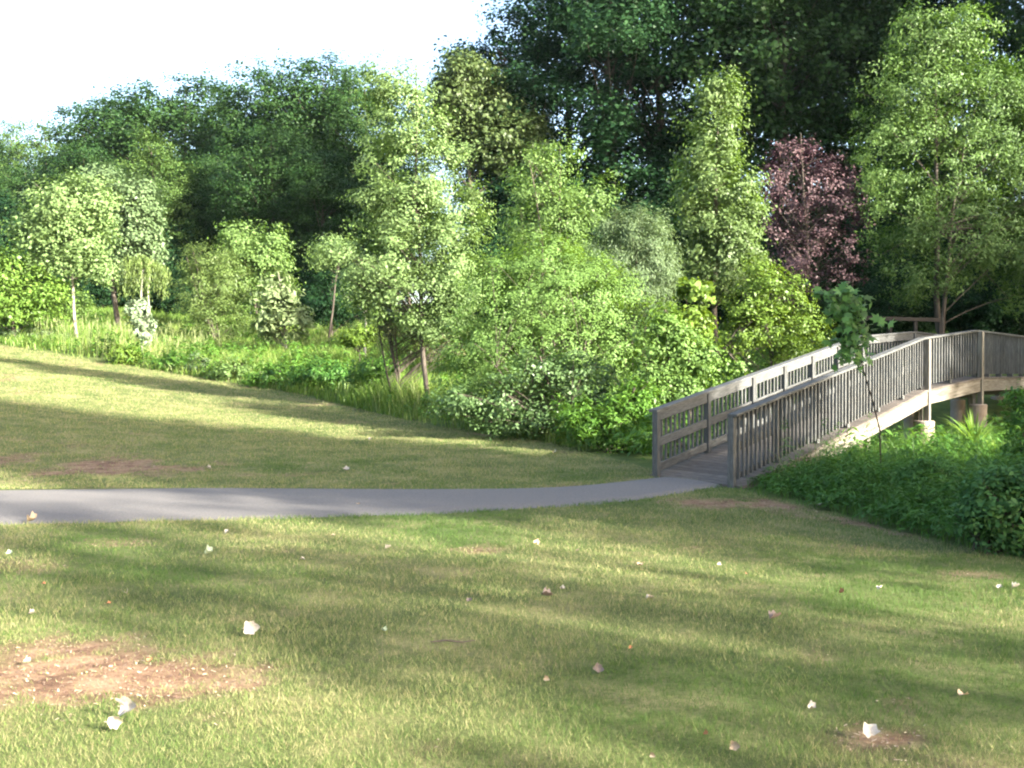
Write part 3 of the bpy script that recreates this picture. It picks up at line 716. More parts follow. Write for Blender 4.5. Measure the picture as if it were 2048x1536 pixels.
right = [(1055, 40, 62, 'open', 'dark tall tree at the left end of the high woods', 1.2),
         (1140, -90, 66, 'open', 'high dark tree behind the light green rounded tree', 1.25),
         (1235, -140, 60, 'open', 'high tree with gaps of sky left of the columnar tree', 1.2),
         (1330, -200, 62, 'open', 'high forked tree with sky showing through its limbs', 1.2),
         (1440, -180, 66, 'open', 'high tree above the columnar tree', 1.1),
         (1560, -220, 58, 'dense', 'tall dark dense tree above the purple tree', 1.1),
         (1660, -160, 62, 'dense', 'tall dark tree between the purple tree and the airy right tree', 1.05),
         (1770, -200, 66, 'open', 'tall dark tree behind the airy right tree', 1.2),
         (1880, -120, 62, 'open', 'tall tree rising behind the two slim trunks', 1.1),
         (2075, -100, 52, 'dense', 'blackish tree cut by the top right corner', .9),
         (1000, 130, 74, 'dense', 'dark tree behind the sunlit olive tree', 1.0)]
for a in right: forest_tree(a[0], a[1], a[2], a[3], a[4], a[5])
# deeper rows
k = 0
for (x0, x1, n, Y, tp, kinds) in [(-150, 800, 13, 108, 300, ('dense', 'broad')), (-250, 900, 10, 128, 330, ('broad',)), (950, 2300, 8, 78, 420, ('broad', 'dense'))]:
    for i in range(n):
        px = x0 + (x1 - x0) * (i + .5 + .5 * (rng.random() - .5)) / n
        forest_tree(px, tp + rng.normal() * 28, Y + rng.normal() * 3, kinds[i % len(kinds)], 'tree deep in the woods, mostly hidden behind nearer crowns', 1.1, group='trees deep in the woods')
for (x0, x1, n, Y, tp) in [(-60, 700, 15, 69, 500), (950, 2150, 17, 52, 440), (900, 2150, 14, 62, 430), (1040, 1400, 5, 60, 300), (1700, 1880, 3, 58, 300), (-60, 760, 12, 78, 430), (1550, 2150, 9, 44, 520)]:
    for i in range(n):
        px = x0 + (x1 - x0) * (i + .5 + .6 * (rng.random() - .5)) / n
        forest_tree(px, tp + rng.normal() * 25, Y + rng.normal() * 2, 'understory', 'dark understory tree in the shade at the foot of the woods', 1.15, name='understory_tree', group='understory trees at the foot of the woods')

# a dead reddish twig top between the olive tree and the dark woods
def dead_top():
    Y = 63; x = (1012 - 1024) / F * Y; z = g1(x, Y)
    root = empty('dead_tree', (x, Y, z), 'bare reddish dead tree top poking out beside the olive green crown', 'tree')
    b = at(1012, 215, Y); parts = []
    H = at(1012, 112, Y).z - z
    parts.append(tube([(0, 0, -.2), (.1, 0, H * .5), (0, 0, H * .85), (.05, 0, H)], [.09, .06, .03, .012], 6))
    for i in range(60):
        zz = H * (.8 + .19 * rng.random()); a = rng.random() * 6.28; L = .4 + .8 * rng.random()
        parts.append(tube([(0.03, 0, zz), (math.cos(a) * L * .5, math.sin(a) * L * .5, zz + L * .5), (math.cos(a) * L * .8, math.sin(a) * L * .8, zz + L * 1.1)], [.018, .013, .006], 4))
    V, Q = join(parts); link('trunk', np_mesh('trunk', V, Q, M_TWIG), root)
dead_top()

# trees outside the frame on the right and behind, whose shadows fall across the lawn
def shade_tree(x, y, h, kind, wide, label):
    r = empty('shade_tree', (x, y, g1(x, y)), label, 'tree')
    s = h / H0[kind]; r.scale = (s * wide, s * wide, s); r.rotation_euler.z = rng.random() * 6.28
    me, tm = PROTO[kind]; link('crown', me, r); link('trunk', tm, r)
    return r
def along(p, t): return (p[0] - SH.x * t, p[1] - SH.y * t)
SHADE = [((4.6, 9.7), 11, 14.0, 'dense', .74), ((4.6, 14.8), 10, 12.0, 'dense', .80), ((4.6, 11.0), 20, 17.0, 'dense', .55), ((4.6, 13.8), 23, 18.5, 'dense', .6), ((4.8, 11.6), 31, 26.0, 'dense', .42),
         ((2.5, 3.7), 9, 7.2, 'sparse', .62), ((2.5, 5.1), 11, 9.5, 'sparse', .62), ((2.5, 6.5), 10, 8.4, 'sparse', .55)]
for i, (p, t, h, kind, wd) in enumerate(SHADE):
    x, y = along(p, t)
    shade_tree(x, y, h, kind, wd, ['full', 'rounded', 'bushy', 'tall', 'towering', 'thin', 'airy', 'slender'][i] + ' tree out of view right of the lawn, shading the grass')
# trees added out of view at right to shade woods and upper bridge
for i, (x, y, h, kd) in enumerate([(34, 36, 20, 'dense'), (42, 30, 22, 'dense'), (48, 42, 24, 'broad'), (40, 48, 22, 'dense'), (58, 34, 24, 'dense'), (56, 52, 26, 'broad'), (20, 19.7, 8.2, 'dense'), (19.5, 16.6, 8.0, 'dense'), (37, 22, 17, 'dense'), (34, 17.5, 17, 'dense'), (31, 45, 27, 'dense'), (34, 52, 28, 'dense'), (37, 60, 29, 'broad')]):
    shade_tree(x, y, h, kd, 1.2, ['first', 'second', 'third', 'fourth', 'fifth', 'sixth', 'seventh', 'eighth', 'ninth', 'tenth', 'eleventh', 'twelfth', 'thirteenth'][i] + ' big tree out of view to the right, beyond the bridge')

# ------------------------------------------------------------------ meadow: tall grass and herbs
def region_pts(n, y0, y1, lo, hi, power=1.3, xr=None):
    """points in the view wedge with offset from the lawn edge between lo and hi metres"""
    u = rng.random(n * 4); e = 2 - power
    Y = (y0 ** e + u * (y1 ** e - y0 ** e)) ** (1 / e)
    X = (rng.random(n * 4) * 2 - 1) * (Y * .56 + 1)
    d = Y - edgeY(X)
    ok = (d > lo) & (d < hi)
    if xr: ok &= (X > xr[0]) & (X < xr[1])
    return X[ok][:n], Y[ok][:n]
def not_bridge(X, Y, m=.1):
    # distance to the bridge's centre line
    c = np.array([(2.75, 15.5), (7.75, 21.5), (9.5, 23.2), (12.2, 26.8), (15, 30.4)])
    dmin = np.full(X.shape, 1e9)
    for a, b in zip(c[:-1], c[1:]):
        ab = b - a; t = np.clip(((X - a[0]) * ab[0] + (Y - a[1]) * ab[1]) / (ab @ ab), 0, 1)
        dmin = np.minimum(dmin, np.hypot(X - a[0] - ab[0] * t, Y - a[1] - ab[1] * t))
    return dmin > .85 + m

X, Y = region_pts(150000, 20, 66, .05, 40, 1.5, (-40, 1.5))
den = fbm(X, Y, 3.2, 71, 3); ok = (rng.random(len(X)) < np.clip((den - .30) * 3, .12, 1)); X, Y, den = X[ok], Y[ok], den[ok]
d = Y - edgeY(X)
h = (.30 + .75 * rng.random(len(X)) * den * 1.6) * np.clip(.35 + d / 2.2, .35, 1)
pale = fbm(X, Y, 4, 75, 3)
v = np.where(rng.random(len(X)) < np.clip((pale - .42) * 1.6, .05, .6), .86 + .14 * rng.random(len(X)), .84 * rng.random(len(X)) * (.5 + pale))
V_, F_, v_ = blades(X, Y, gz(X, Y) - .02, h, np.maximum(.013, .0008 * Y) * (.8 + .5 * rng.random(len(X))), .15 + .45 * rng.random(len(X)), v, segs=2)
tag(link('meadow_grass', np_mesh('meadow_grass', V_, F_, L_TALLG, v_)), 'tall unmown grass filling the meadow behind the lawn edge', 'grass', kind='stuff')
# seed heads standing above the grass on the left
X, Y = region_pts(1100, 36, 52, .4, 7, 1.0, (-21, -12))
z0 = gz(X, Y); parts = []
for x, y, z in list(zip(X, Y, z0))[:230]:
    H = .75 + .4 * rng.random(); lx, ly = rng.normal() * .08, rng.normal() * .08
    parts.append(tube([(x, y, z), (x + lx, y + ly, z + H), (x + lx * 1.3, y + ly * 1.3, z + H + .05), (x + lx * 1.6, y + ly * 1.6, z + H + .24)], [.005, .004, .014, .004], 4))
V_, Q_ = join(parts)
tag(link('seed_heads', np_mesh('seed_heads', V_, Q_, leaf_mat('seed_head', (.24, .30, .12), (.36, .40, .18)), np.full(len(V_), .5))), 'pale seed heads standing above the grass around the pale barked trunk', 'grass', kind='stuff')

def herbs(name, label, X, Y, H, per, ln, mat, spread=.16, aspect=.35, cat='plants'):
    n = len(X); z = gz(X, Y)
    own = np.repeat(np.arange(n), per); m = len(own)
    t = rng.random(m) ** .7
    a = rng.random(m) * 2 * np.pi; r = spread * (1.15 - .6 * t) * np.sqrt(rng.random(m))
    lean = rng.normal(size=(n, 2)) * .12
    P = np.stack([X[own] + np.cos(a) * r + lean[own, 0] * t * H[own], Y[own] + np.sin(a) * r + lean[own, 1] * t * H[own], z[own] + .05 + t * H[own]], 1)
    out_ = np.stack([np.cos(a), np.sin(a), .25 + 0 * a], 1)
    Nn = np.array([[0, 0, .9]]) + out_ * .35 + rand_unit(m) * .55; Nn /= np.linalg.norm(Nn, axis=1)[:, None]
    L = ln * (.6 + .8 * rng.random(m))
    V, Q = leaf_quads(P, Nn, L, L * aspect, axis_pref=out_, apref=.7)
    cv = rng.random(n)
    o = np_mesh(name, V, Q, mat, np.repeat(np.clip(.45 * cv[own] + .3 * rng.random(m) + .25 * t, 0, 1), 4))
    return tag(link(name, o), label, cat, kind='stuff')
X, Y = region_pts(2600, 20, 62, .35, 30, 1.6, (-32, 1.6))
ok = fbm(X, Y, 2.6, 81, 3) > .50; X, Y = X[ok], Y[ok]
herbs('meadow_herbs', 'broad leaved green weeds growing in patches through the meadow grass', X, Y, .4 + .65 * rng.random(len(X)), 46, .16, L_HERB, .26)
# the lawn-side border of the meadow (denser, lower)
X, Y = region_pts(900, 20, 46, .1, 1.8, 1.3, (-22, 1.0))
ok = fbm(X, Y, 1.8, 85, 3) > .42; X, Y = X[ok], Y[ok]
herbs('border_weeds', 'low bushy weeds along the curved edge of the lawn', X, Y, .3 + .45 * rng.random(len(X)), 44, .11, L_HERB, .22)
# herbs behind / left of bridge
n = 2600
X = rng.random(n) * 26 - 3; Y = 17 + rng.random(n) * 26
sd = (X - 3.15) * .766 - (Y - 14.9) * .643
ok = (Y > edgeY(X) + .3) & ~((sd < -1) & (sd > -6) & (X > 6.5)) & not_bridge(X, Y, .15) & (X < Y * .56 + 1) & (X > 1.0 + (Y < 22) * 1.0); X, Y = X[ok], Y[ok]
herbs('ravine_weeds', 'dense green weeds on the ground behind and beyond the footbridge', X, Y, .3 + .5 * rng.random(len(X)), 40, .15, L_HERB, .28)
# right hand bank in front of the bridge
n = 5200
X = 3 + rng.random(n) * 12; Y = 6.5 + rng.random(n) * 15
ok = (Y > edgeY(X) + .15 + .25 * rng.random(n)) & not_bridge(X, Y, .1) & (X < Y * .56 + 1.2)
# only the near side of the bridge
ok &= ((X - 3.15) * .766 - (Y - 14.9) * .643) > .1
X, Y = X[ok], Y[ok]
dd = Y - edgeY(X)
dd = np.minimum(dd, 6)
H = (.10 + .58 * np.clip(dd / 3.2, 0, 1) * (.3 + .7 * rng.random(len(X)) * fbm(X, Y, 1.1, 95, 3) * 2)) * np.where((X - 3.15) * .766 - (Y - 14.9) * .643 < 1.2, .6, 1)
pd = np.minimum(np.hypot(X - 8.0, Y - 19.6), np.hypot(X - 9.8, Y - 21.4), .6 * np.hypot(X - 8.0, Y - 17.2)); H = H * np.clip(.25 + pd / 3.2, .25, 1)
herbs('bank_weeds', 'thick dark green weeds filling the bank in front of the bridge piers', X, Y, H, 64, .085, L_HERBD, .22, aspect=.26)
n = 26000
X = 3 + rng.random(n) * 12; Y = 6.5 + rng.random(n) * 15
ok = (Y > edgeY(X) - .05) & not_bridge(X, Y, 0) & (X < Y * .56 + 1.2) & (((X - 3.15) * .766 - (Y - 14.9) * .643) > .05); X, Y = X[ok], Y[ok]
d = np.clip(Y - edgeY(X), 0, 4)
V_, F_, v_ = blades(X, Y, gz(X, Y) - .02, (.10 + .12 * d) * (.6 + .8 * rng.random(len(X))), .009 * (.8 + .5 * rng.random(len(X))), .2 + .6 * rng.random(len(X)), .8 * rng.random(len(X)), segs=2)
tag(link('bank_grass', np_mesh('bank_grass', V_, F_, L_HERB, v_)), 'long fine grass among the weeds on the bank right of the lawn', 'grass', kind='stuff')

plant('privet_shrub', 'dark broad leaved shrub cut by the right edge beside the lawn', 'shrub', 2010, 9.9,
      [(2010, 1015, 80, 45), (1985, 970, 40, 30), (2060, 1060, 60, 60), (2050, 965, 60, 40), (1940, 1045, 36, 26), (2000, 1070, 40, 26)],
      190, 40, .062, leaf_mat('leaf_privet', (0.040, 0.120, 0.036), (0.105, 0.230, 0.060), rough=.5, spec=.18), .13, M_BARK, .015, n_limb=24, start=.05, extra_stems=4, aspect=.45, trunk_name='stem')
plant('goldenrod_clump', 'leafy weed clump with arching stems halfway up the bank, below the nearer pier', 'plant', 1880, 13.0,
      [(1870, 945, 60, 30), (1920, 970, 60, 36), (1830, 960, 50, 30)],
      150, 36, .07, L_HERBD, .15, M_BARK, .012, n_limb=22, start=.05, aspect=.25, up=.6, trunk_name='stem')
plant('raspberry_clump', 'leafy bramble clump on the bank by the right edge, below the farther pier', 'plant', 2030, 15.0,
      [(2050, 870, 40, 36), (2070, 910, 60, 40), (2040, 830, 30, 20), (2060, 800, 34, 20)],
      130, 34, .075, L_HERBD, .17, M_BARK, .012, n_limb=20, start=.05, aspect=.4, trunk_name='stem')

n = 460
X = 3.4 + rng.random(n) * 10; Y = 8 + rng.random(n) * 12
ok = (Y > edgeY(X) + .5) & not_bridge(X, Y, .1) & (X < Y * .55) & (((X - 3.15) * .766 - (Y - 14.9) * .643) > .4) & (np.hypot(X - 8.0, Y - 19.6) > 1.6) & (np.hypot(X - 9.8, Y - 21.4) > 1.4); X, Y = X[ok], Y[ok]
herbs('bank_stalks', 'taller feathery stalks sticking up out of the bank weeds', X, Y, .40 + .60 * rng.random(len(X)) ** 1.5, 60, .075, leaf_mat('leaf_feathery', (.05, .13, .03), (.13, .26, .06)), .11, aspect=.2)
# leafy weed clumps along the lawn's far edge
for i, (px, py, Yc, rx, ry, lm, lab) in enumerate([
        (248, 712, 40.5, 26, 20, L_YEL, 'yellow green weed clump at the lawn edge right below the whitish sapling'),
        (352, 728, 39.5, 40, 20, L_HERB, 'low leafy weed clump at the lawn edge, between the whitish sapling and the feathery shrub'),
        (405, 735, 38.5, 24, 26, L_SILV, 'greyish weed clump at the lawn edge below the feathery shrub'),
        (470, 742, 37.0, 38, 26, L_LIGHT, 'light green weed clump at the lawn edge below the pale leaved small tree'),
        (560, 752, 35.0, 60, 28, L_HERB, 'broad green weed clump at the lawn edge, midway to the tall central tree'),
        (640, 748, 33.5, 50, 26, L_HERBD, 'darker green weed clump at the lawn edge left of the tall central tree'),
        (745, 742, 31.5, 40, 30, L_HERB, 'bushy weed clump nearest the trunk of the tall central tree'),
        (720, 668, 38.0, 36, 22, L_YEL, 'bright weed clump deeper in the meadow left of the tall central tree'),
        (60, 672, 47.0, 60, 14, L_SILV, 'greyish low weeds at the far left end of the lawn edge')]):
    plant('weed_clump', lab, 'plant', px, Yc, [(px, py, rx, ry), (px - rx * .6, py + ry * .4, rx * .6, ry * .7), (px + rx * .6, py + ry * .3, rx * .6, ry * .7)], int(20 + rx * 1.2), 40, .13, lm, .2, M_BARK, .01, n_limb=16, start=.05, depth=.9, aspect=.4, trunk_name='stem')

# iris clump
def iris(px, py, Y, n, H, label, name):
    b = at(px, py, Y); z = g1(b.x, b.y)
    root = empty(name, (b.x, b.y, z), label, 'plant'); V = []; Fq = []; vv = []
    H0_ = b.z - z
    for i in range(n):
        a = rng.random() * 2 * np.pi; L = H * (.6 + .5 * rng.random()); ln = .25 + .65 * rng.random(); w_ = .042 if n < 100 else .016
        d = np.array([math.cos(a), math.sin(a), 0]); s_ = np.array([-d[1], d[0], 0])
        o = len(V)
        for j in range(6):
            t = j / 5; c = d * (ln * L * t ** 1.6 + .04) + np.array([0, 0, (H0_ * .6) + L * (t - .35 * ln * t ** 3)])
            ww = w_ * (1 - t ** 2.5) + .001
            V += [c - s_ * ww / 2, c + s_ * ww / 2]
        for j in range(5): Fq.append((o + 2 * j, o + 2 * j + 1, o + 2 * j + 3, o + 2 * j + 2))
        vv += [rng.random()] * 12
    link('leaves', np_mesh('leaves', np.array(V), np.array(Fq), L_IRIS, vv), root)
    return root
iris(1950, 872, 17.8, 60, .80, 'sunlit clump of sword shaped leaves in front of the farther pier', 'iris_clump')
iris(1998, 895, 17.0, 130, .46, 'low tuft of fine bright yellow green grass right of the sword leaved clump', 'sedge_tuft')

# ------------------------------------------------------------------ broad leaved sapling in front of the bridge
def leaf_shape(seed):
    r = random.Random(seed)
    # five pointed lobed blade, slightly cupped; petiole end at the origin
    ang = [(-150, .42), (-125, .34), (-100, .72), (-75, .42), (-48, .95), (-22, .52), (0, 1.1), (22, .52), (48, .95), (75, .42), (100, .72), (125, .34), (150, .42)]
    V = [(0, 0, 0)]
    for a, rad in ang:
        rad *= 1 + r.uniform(-.08, .08); a_ = math.radians(a + r.uniform(-3, 3))
        x, y = math.cos(a_) * rad, math.sin(a_) * rad
        V.append((x + .25, y, -.22 * (x * x * .6 + y * y) + r.uniform(-.05, .05)))
    V = np.array(V) * .5
    F_ = [(0, i, i + 1) for i in range(1, len(V) - 1)]
    return np_mesh('leaf', V, np.array(F_), L_SYC, np.full(len(V), r.random()))
SYL = [leaf_shape(i) for i in range(5)]
def sapling():
    Y = 14.6
    pts = [(1762, 925), (1760, 860), (1745, 800), (1728, 745), (1718, 700), (1708, 660), (1690, 620), (1672, 590)]
    b = at(*pts[0], Y); zg = g1(b.x, b.y)
    root = empty('sycamore_sapling', (b.x, b.y, zg), 'leaning sapling with broad lobed leaves on a thin dark stem before the near railing', 'tree')
    P = [Vector((0, 0, -.05))] + [at(x, y, Y) - Vector((b.x, b.y, zg)) for x, y in pts]
    P = [np.array(p) for p in P]; R = np.linspace(.014, .004, len(P))
    parts = [tube(P, R, 8)]
    attach = []
    for i in range(30):
        t = .54 + .46 * i / 29; f = t * (len(P) - 1); a = P[int(f)] + (P[min(int(f) + 1, len(P) - 1)] - P[int(f)]) * (f % 1)
        an = rng.random() * 6.28; L = .15 + .36 * rng.random()
        e = a + np.array([math.cos(an) * L * .75 - .04, math.sin(an) * L * .7, .02 + .14 * rng.random()])
        m_ = (a + e) / 2 + np.array([0, 0, .04])
        parts.append(tube([a, m_, e], [.006, .004, .003], 5)); attach += [(a * .3 + m_ * .7), e, e, e, (m_ + e) / 2, m_]
        attach += [a]
    V, Q = join(parts); link('trunk', np_mesh('trunk', V, Q, noise_mat('sapling_bark', [(.3, (.045, .038, .030)), (.7, (.06, .052, .04))], bump=0, spec=.1), smooth=True), root)
    for c in attach:
        c = np.array(c)
        for _ in range(1 if rng.random() < .7 else 2):
            o = link('leaf', SYL[rng.integers(5)], root)
            pos = c + rng.normal(size=3) * .055
            s_ = .15 + .10 * rng.random()
            nrm = Vector(rng.normal(size=3) * .7 + np.array([.3, -.55, .75])).normalized()
            q_ = nrm.to_track_quat('Z', 'X')
            o.matrix_basis = Matrix.Translation(Vector(pos)) @ q_.to_matrix().to_4x4() @ Matrix.Rotation(rng.random() * 6.28, 4, 'Z') @ Matrix.Scale(s_, 4)
sapling()

# ------------------------------------------------------------------ footbridge
BR = empty('footbridge', (2.75, 15.5, 0.0), 'weathered grey timber footbridge ramping up to the right on concrete piers', 'bridge')
BO = Vector(BR.location)
_cache = {}
def board_mesh(L, a, b, mat, bev=.004):
    key = (round(L, 2), a, b, mat.name)
    if key in _cache: return _cache[key]
    x, y, z = L / 2, a / 2, b / 2; e = min(bev, a * .3, b * .3)
    V = []
    for sx in (-1, 1):
        for (yy, zz) in ((-y + e, -z), (y - e, -z), (y, -z + e), (y, z - e), (y - e, z), (-y + e, z), (-y, z - e), (-y, -z + e)):
            V.append((sx * x, yy, zz))
    Fc = [(i, (i + 1) % 8, (i + 1) % 8 + 8, i + 8) for i in range(8)]
    me = bpy.data.meshes.new('board'); me.from_pydata(V, [], Fc + [tuple(range(7, -1, -1)), tuple(range(8, 16))]); me.materials.append(mat); me.update()
    _cache[key] = me
    return me
def board(name, p, q, a, b, up=Vector((0, 0, 1)), mat=M_WOOD, parent=BR):
    """board from p to q; a = thickness sideways, b = height along up"""
    p, q = Vector(p), Vector(q); d = q - p; L = d.length; x = d.normalized()
    y = up.cross(x).normalized(); z = x.cross(y)
    me = board_mesh(L, a, b, mat)
    o = link(name, me, parent)
    Lr = round(L, 2)
    M = Matrix((( x.x, y.x, z.x), (x.y, y.y, z.y), (x.z, y.z, z.z))).to_4x4()
    o.matrix_basis = Matrix.Translation((p + q) / 2 - BO) @ M @ Matrix.Diagonal((L / Lr, 1, 1, 1))
    return o
def cylinder(name, c, r, z0, z1, mat, n=20):
    V = []; Fq = []
    prof = [(r * 1.0, z0), (r, z1 - .02), (r - .02, z1)]
    for rr, z in prof:
        for i in range(n):
            a = i / n * 2 * math.pi; V.append((c[0] + rr * math.cos(a) - BO.x, c[1] + rr * math.sin(a) - BO.y, z - BO.z))
    for k_ in range(2):
        for i in range(n): Fq.append((k_ * n + i, k_ * n + (i + 1) % n, (k_ + 1) * n + (i + 1) % n, (k_ + 1) * n + i))
    Fq.append(tuple(range(2 * n, 3 * n)))
    me = bpy.data.meshes.new(name); me.from_pydata(V, [], Fq); me.materials.append(mat)
    me.update()
    return link(name, me, BR)

RH = 1.0
near = [Vector((3.15, 14.9, .0)), Vector((8.1, 20.8, 1.27)), Vector((10.0, 22.7, 1.50)), Vector((12.75, 26.3, 1.50)), Vector((15.4, 29.8, 1.5))]
far = [Vector((2.19, 16.1, .02)), Vector((7.40, 22.3, 1.36)), Vector((9.15, 24.0, 1.52)), Vector((11.55, 27.2, 1.50)), Vector((14.2, 30.7, 1.5))]
near_t = [[0, .18, .36, .52, .70, .86, 1], [0, .5, 1], [0, .25, .5, .75, 1], [0, .5, 1]]
far_t = [[0, .193, .387, .54, .69, .84, 1], [0, 1], [0, .5, 1], [0, .5, 1]]
UP = Vector((0, 0, 1))
def railing(line, ts, side):
    """side +1: near side (outer face towards the viewer), -1: far side"""
    first = True
    for s_ in range(4):
        A_, B_ = line[s_], line[s_ + 1]; d = (B_ - A_); dh = Vector((d.x, d.y, 0)).normalized()
        outw = Vector((dh.y, -dh.x, 0)) * side
        L = d.length; slope = d.z / Vector((d.x, d.y)).length
        rail_up = (UP - d.normalized() * d.normalized().z).normalized()
        # posts
        for i, t in enumerate(ts[s_]):
            if s_ and i == 0: continue
            c = A_ + d * t
            big = (t == 1 and s_ < 3)
            if big and side > 0:
                c2 = c + outw * .13
                board('post', c2 + UP * (-.62 if s_ == 0 else -.58), c2 + UP * (RH - .02), .10, .10, up=outw, mat=M_BEAM)
            else:
                inn = -outw * (.03 if side < 0 else .028)
                board('post', c + inn + UP * (-.25 if s_ == 0 and i == 0 else .0), c + inn + UP * (RH - .02 - .0), .095, .095, up=outw)
        # cap, top rail, mid rail, bottom rail
        ext0 = .06 if s_ == 0 else 0
        a = A_ - d.normalized() * ext0
        board('cap_rail', a + UP * (RH + .0), B_ + UP * (RH + .0), .15, .038, up=rail_up)
        inn = -outw * .055
        tt = ts[s_]
        for t0, t1 in zip(tt[:-1], tt[1:]):
            if side < 0:
                # boards fitted between the posts on the deck side
                p0 = A_ + d * t0 + d.normalized() * .055; p1 = A_ + d * t1 - d.normalized() * .055
                off = -outw * .03
                board('top_rail', p0 + off + UP * (RH - .095), p1 + off + UP * (RH - .095), .038, .14, up=rail_up)
                board('mid_rail', p0 + off + UP * .50, p1 + off + UP * .50, .038, .13, up=rail_up)
                board('bottom_rail', p0 + off + UP * .115, p1 + off + UP * .115, .038, .13, up=rail_up)
            else:
                p0 = A_ + d * t0 + d.normalized() * .055; p1 = A_ + d * t1 - d.normalized() * .055
                off = -outw * .06
                board('mid_rail', p0 + off + UP * .50, p1 + off + UP * .50, .038, .13, up=rail_up)
        if side > 0:
            off = -outw * -.0
            board('top_rail', A_ + off * 0 + UP * (RH - .065), B_ + UP * (RH - .065), .038, .085, up=rail_up)
            board('bottom_rail', A_ + UP * .115, B_ + UP * .115, .038, .085, up=rail_up)
            for t in tt[1:-1] + [.995]:
                c = A_ + d * t
                board('rail_block', c + outw * .0 + UP * .0, c + UP * .072, .09, .09, up=outw)
        # balusters
        n = max(2, round(L / .138)); 
        oo = outw * (.04 if side > 0 else -.0 + .012)
        bl = (RH - .04) - .07
        for i in range(n):
            c = A_ + d * ((i + .5) / n)
            jit = Vector((random.uniform(-.004, .004), random.uniform(-.004, .004), 0))
            board('baluster', c + oo + jit + UP * .07, c + oo + jit + UP * (RH - .035), .036, .036, up=outw)
railing(near, near_t, 1)
railing(far, far_t, -1)
# deck boards laid crosswise
nb = 0
for s_ in range(4):
    A0, A1, B0, B1 = near[s_], near[s_ + 1], far[s_], far[s_ + 1]
    L = ((A1 - A0).length + (B1 - B0).length) / 2
    n = round(L / .145)
    for i in range(n):
        t = (i + .5) / n
        a = A0 + (A1 - A0) * t; b = B0 + (B1 - B0) * t
        x = (a - b).normalized(); al = ((A1 - A0) + (B1 - B0)).normalized()
        up_ = al.cross(x).normalized()
        if up_.z < 0: up_ = -up_
        over = .17
        wdt = ((A1 - A0).length + (B1 - B0).length) / 2 / n - .008
        j = random.uniform(-.012, .012)
        board('deck_board', b - x * (.10 + j) - up_ * .021, a + x * (over + j) - up_ * .021, round(wdt, 3), .038, up=up_, mat=M_DECK)
    # beams: outer fascia on both sides and one in the middle
    dn = UP * -.042
    x = (A0 - B0); x.z = 0; x.normalize()
    for nm, P0, P1, off, hh in (('fascia_beam', A0, A1, x * .125, .26), ('fascia_beam', B0, B1, -x * .06, .26), ('joist', (A0 + B0) / 2, (A1 + B1) / 2, x * 0, .22)):
        board(nm, P0 + off + dn - UP * (hh / 2 + .004), P1 + off + dn - UP * (hh / 2 + .004), .055, hh, mat=M_BEAM)
# piers: concrete footings, posts and cross beams
for k_, (i, rz, r) in enumerate([(1, .62, .20), (2, .93, .185), (3, .7, .18), (4, .7, .18)]):
    a, b = near[i], far[i]; x = (a - b); x.z = 0; x.normalize()
    gzv = g1(a.x, a.y)
    top = a.z - .62 if i == 1 else a.z - .58
    cylinder('concrete_pier', (a.x + x.x * .08, a.y + x.y * .08), r, gzv - .3, top, M_CONC)
    cylinder('concrete_pier', (b.x, b.y), r, g1(b.x, b.y) - .3, b.z - .6, M_CONC)
    board('support_post', Vector((a.x, a.y, top)) - x * .06, Vector((a.x, a.y, a.z - .3)) - x * .06, .12, .12, up=x, mat=M_BEAM)
    board('support_post', Vector((b.x, b.y, b.z - .6)), Vector((b.x, b.y, b.z - .3)), .12, .12, up=x, mat=M_BEAM)
    zb = min(a.z, b.z) - .38
    board('cross_beam', Vector((b.x, b.y, zb)), Vector((a.x, a.y, zb)), .05, .16, mat=M_BEAM)
for t, dz in ((.40, 0), (.62, 0)):
    a = near[0] + (near[1] - near[0]) * t; x = (near[0] - far[0]); x.z = 0; x.normalize()
    board('support_post', Vector((a.x, a.y, g1(a.x, a.y) - .2)) + x * .06, Vector((a.x, a.y, a.z - .05)) + x * .06, .09, .09, up=x, mat=M_BEAM)

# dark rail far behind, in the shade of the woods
M_DARK = noise_mat('shaded_old_wood', [(0.3, (.018, .016, .014)), (.7, (.05, .042, .036))], scale=5, stretch=(1, 9, 9))  # the rail's shade is put into this dark wood colour
def back_rail():
    Y = 33
    p0 = at(1728, 636, Y); p1 = at(1880, 640, Y + 1)
    z0 = g1(p0.x, p0.y)
    r = empty('timber_railing', (p0.x, p0.y, z0), 'dark timber railing in the shade behind the bridge', 'railing')
    global BO
    keep_ = BO; BO = Vector(r.location)
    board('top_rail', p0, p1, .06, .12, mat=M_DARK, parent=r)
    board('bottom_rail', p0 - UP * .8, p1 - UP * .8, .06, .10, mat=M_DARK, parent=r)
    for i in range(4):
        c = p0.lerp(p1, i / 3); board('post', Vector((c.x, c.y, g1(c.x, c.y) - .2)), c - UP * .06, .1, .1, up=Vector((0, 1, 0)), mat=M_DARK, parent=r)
    BO = keep_
back_rail()

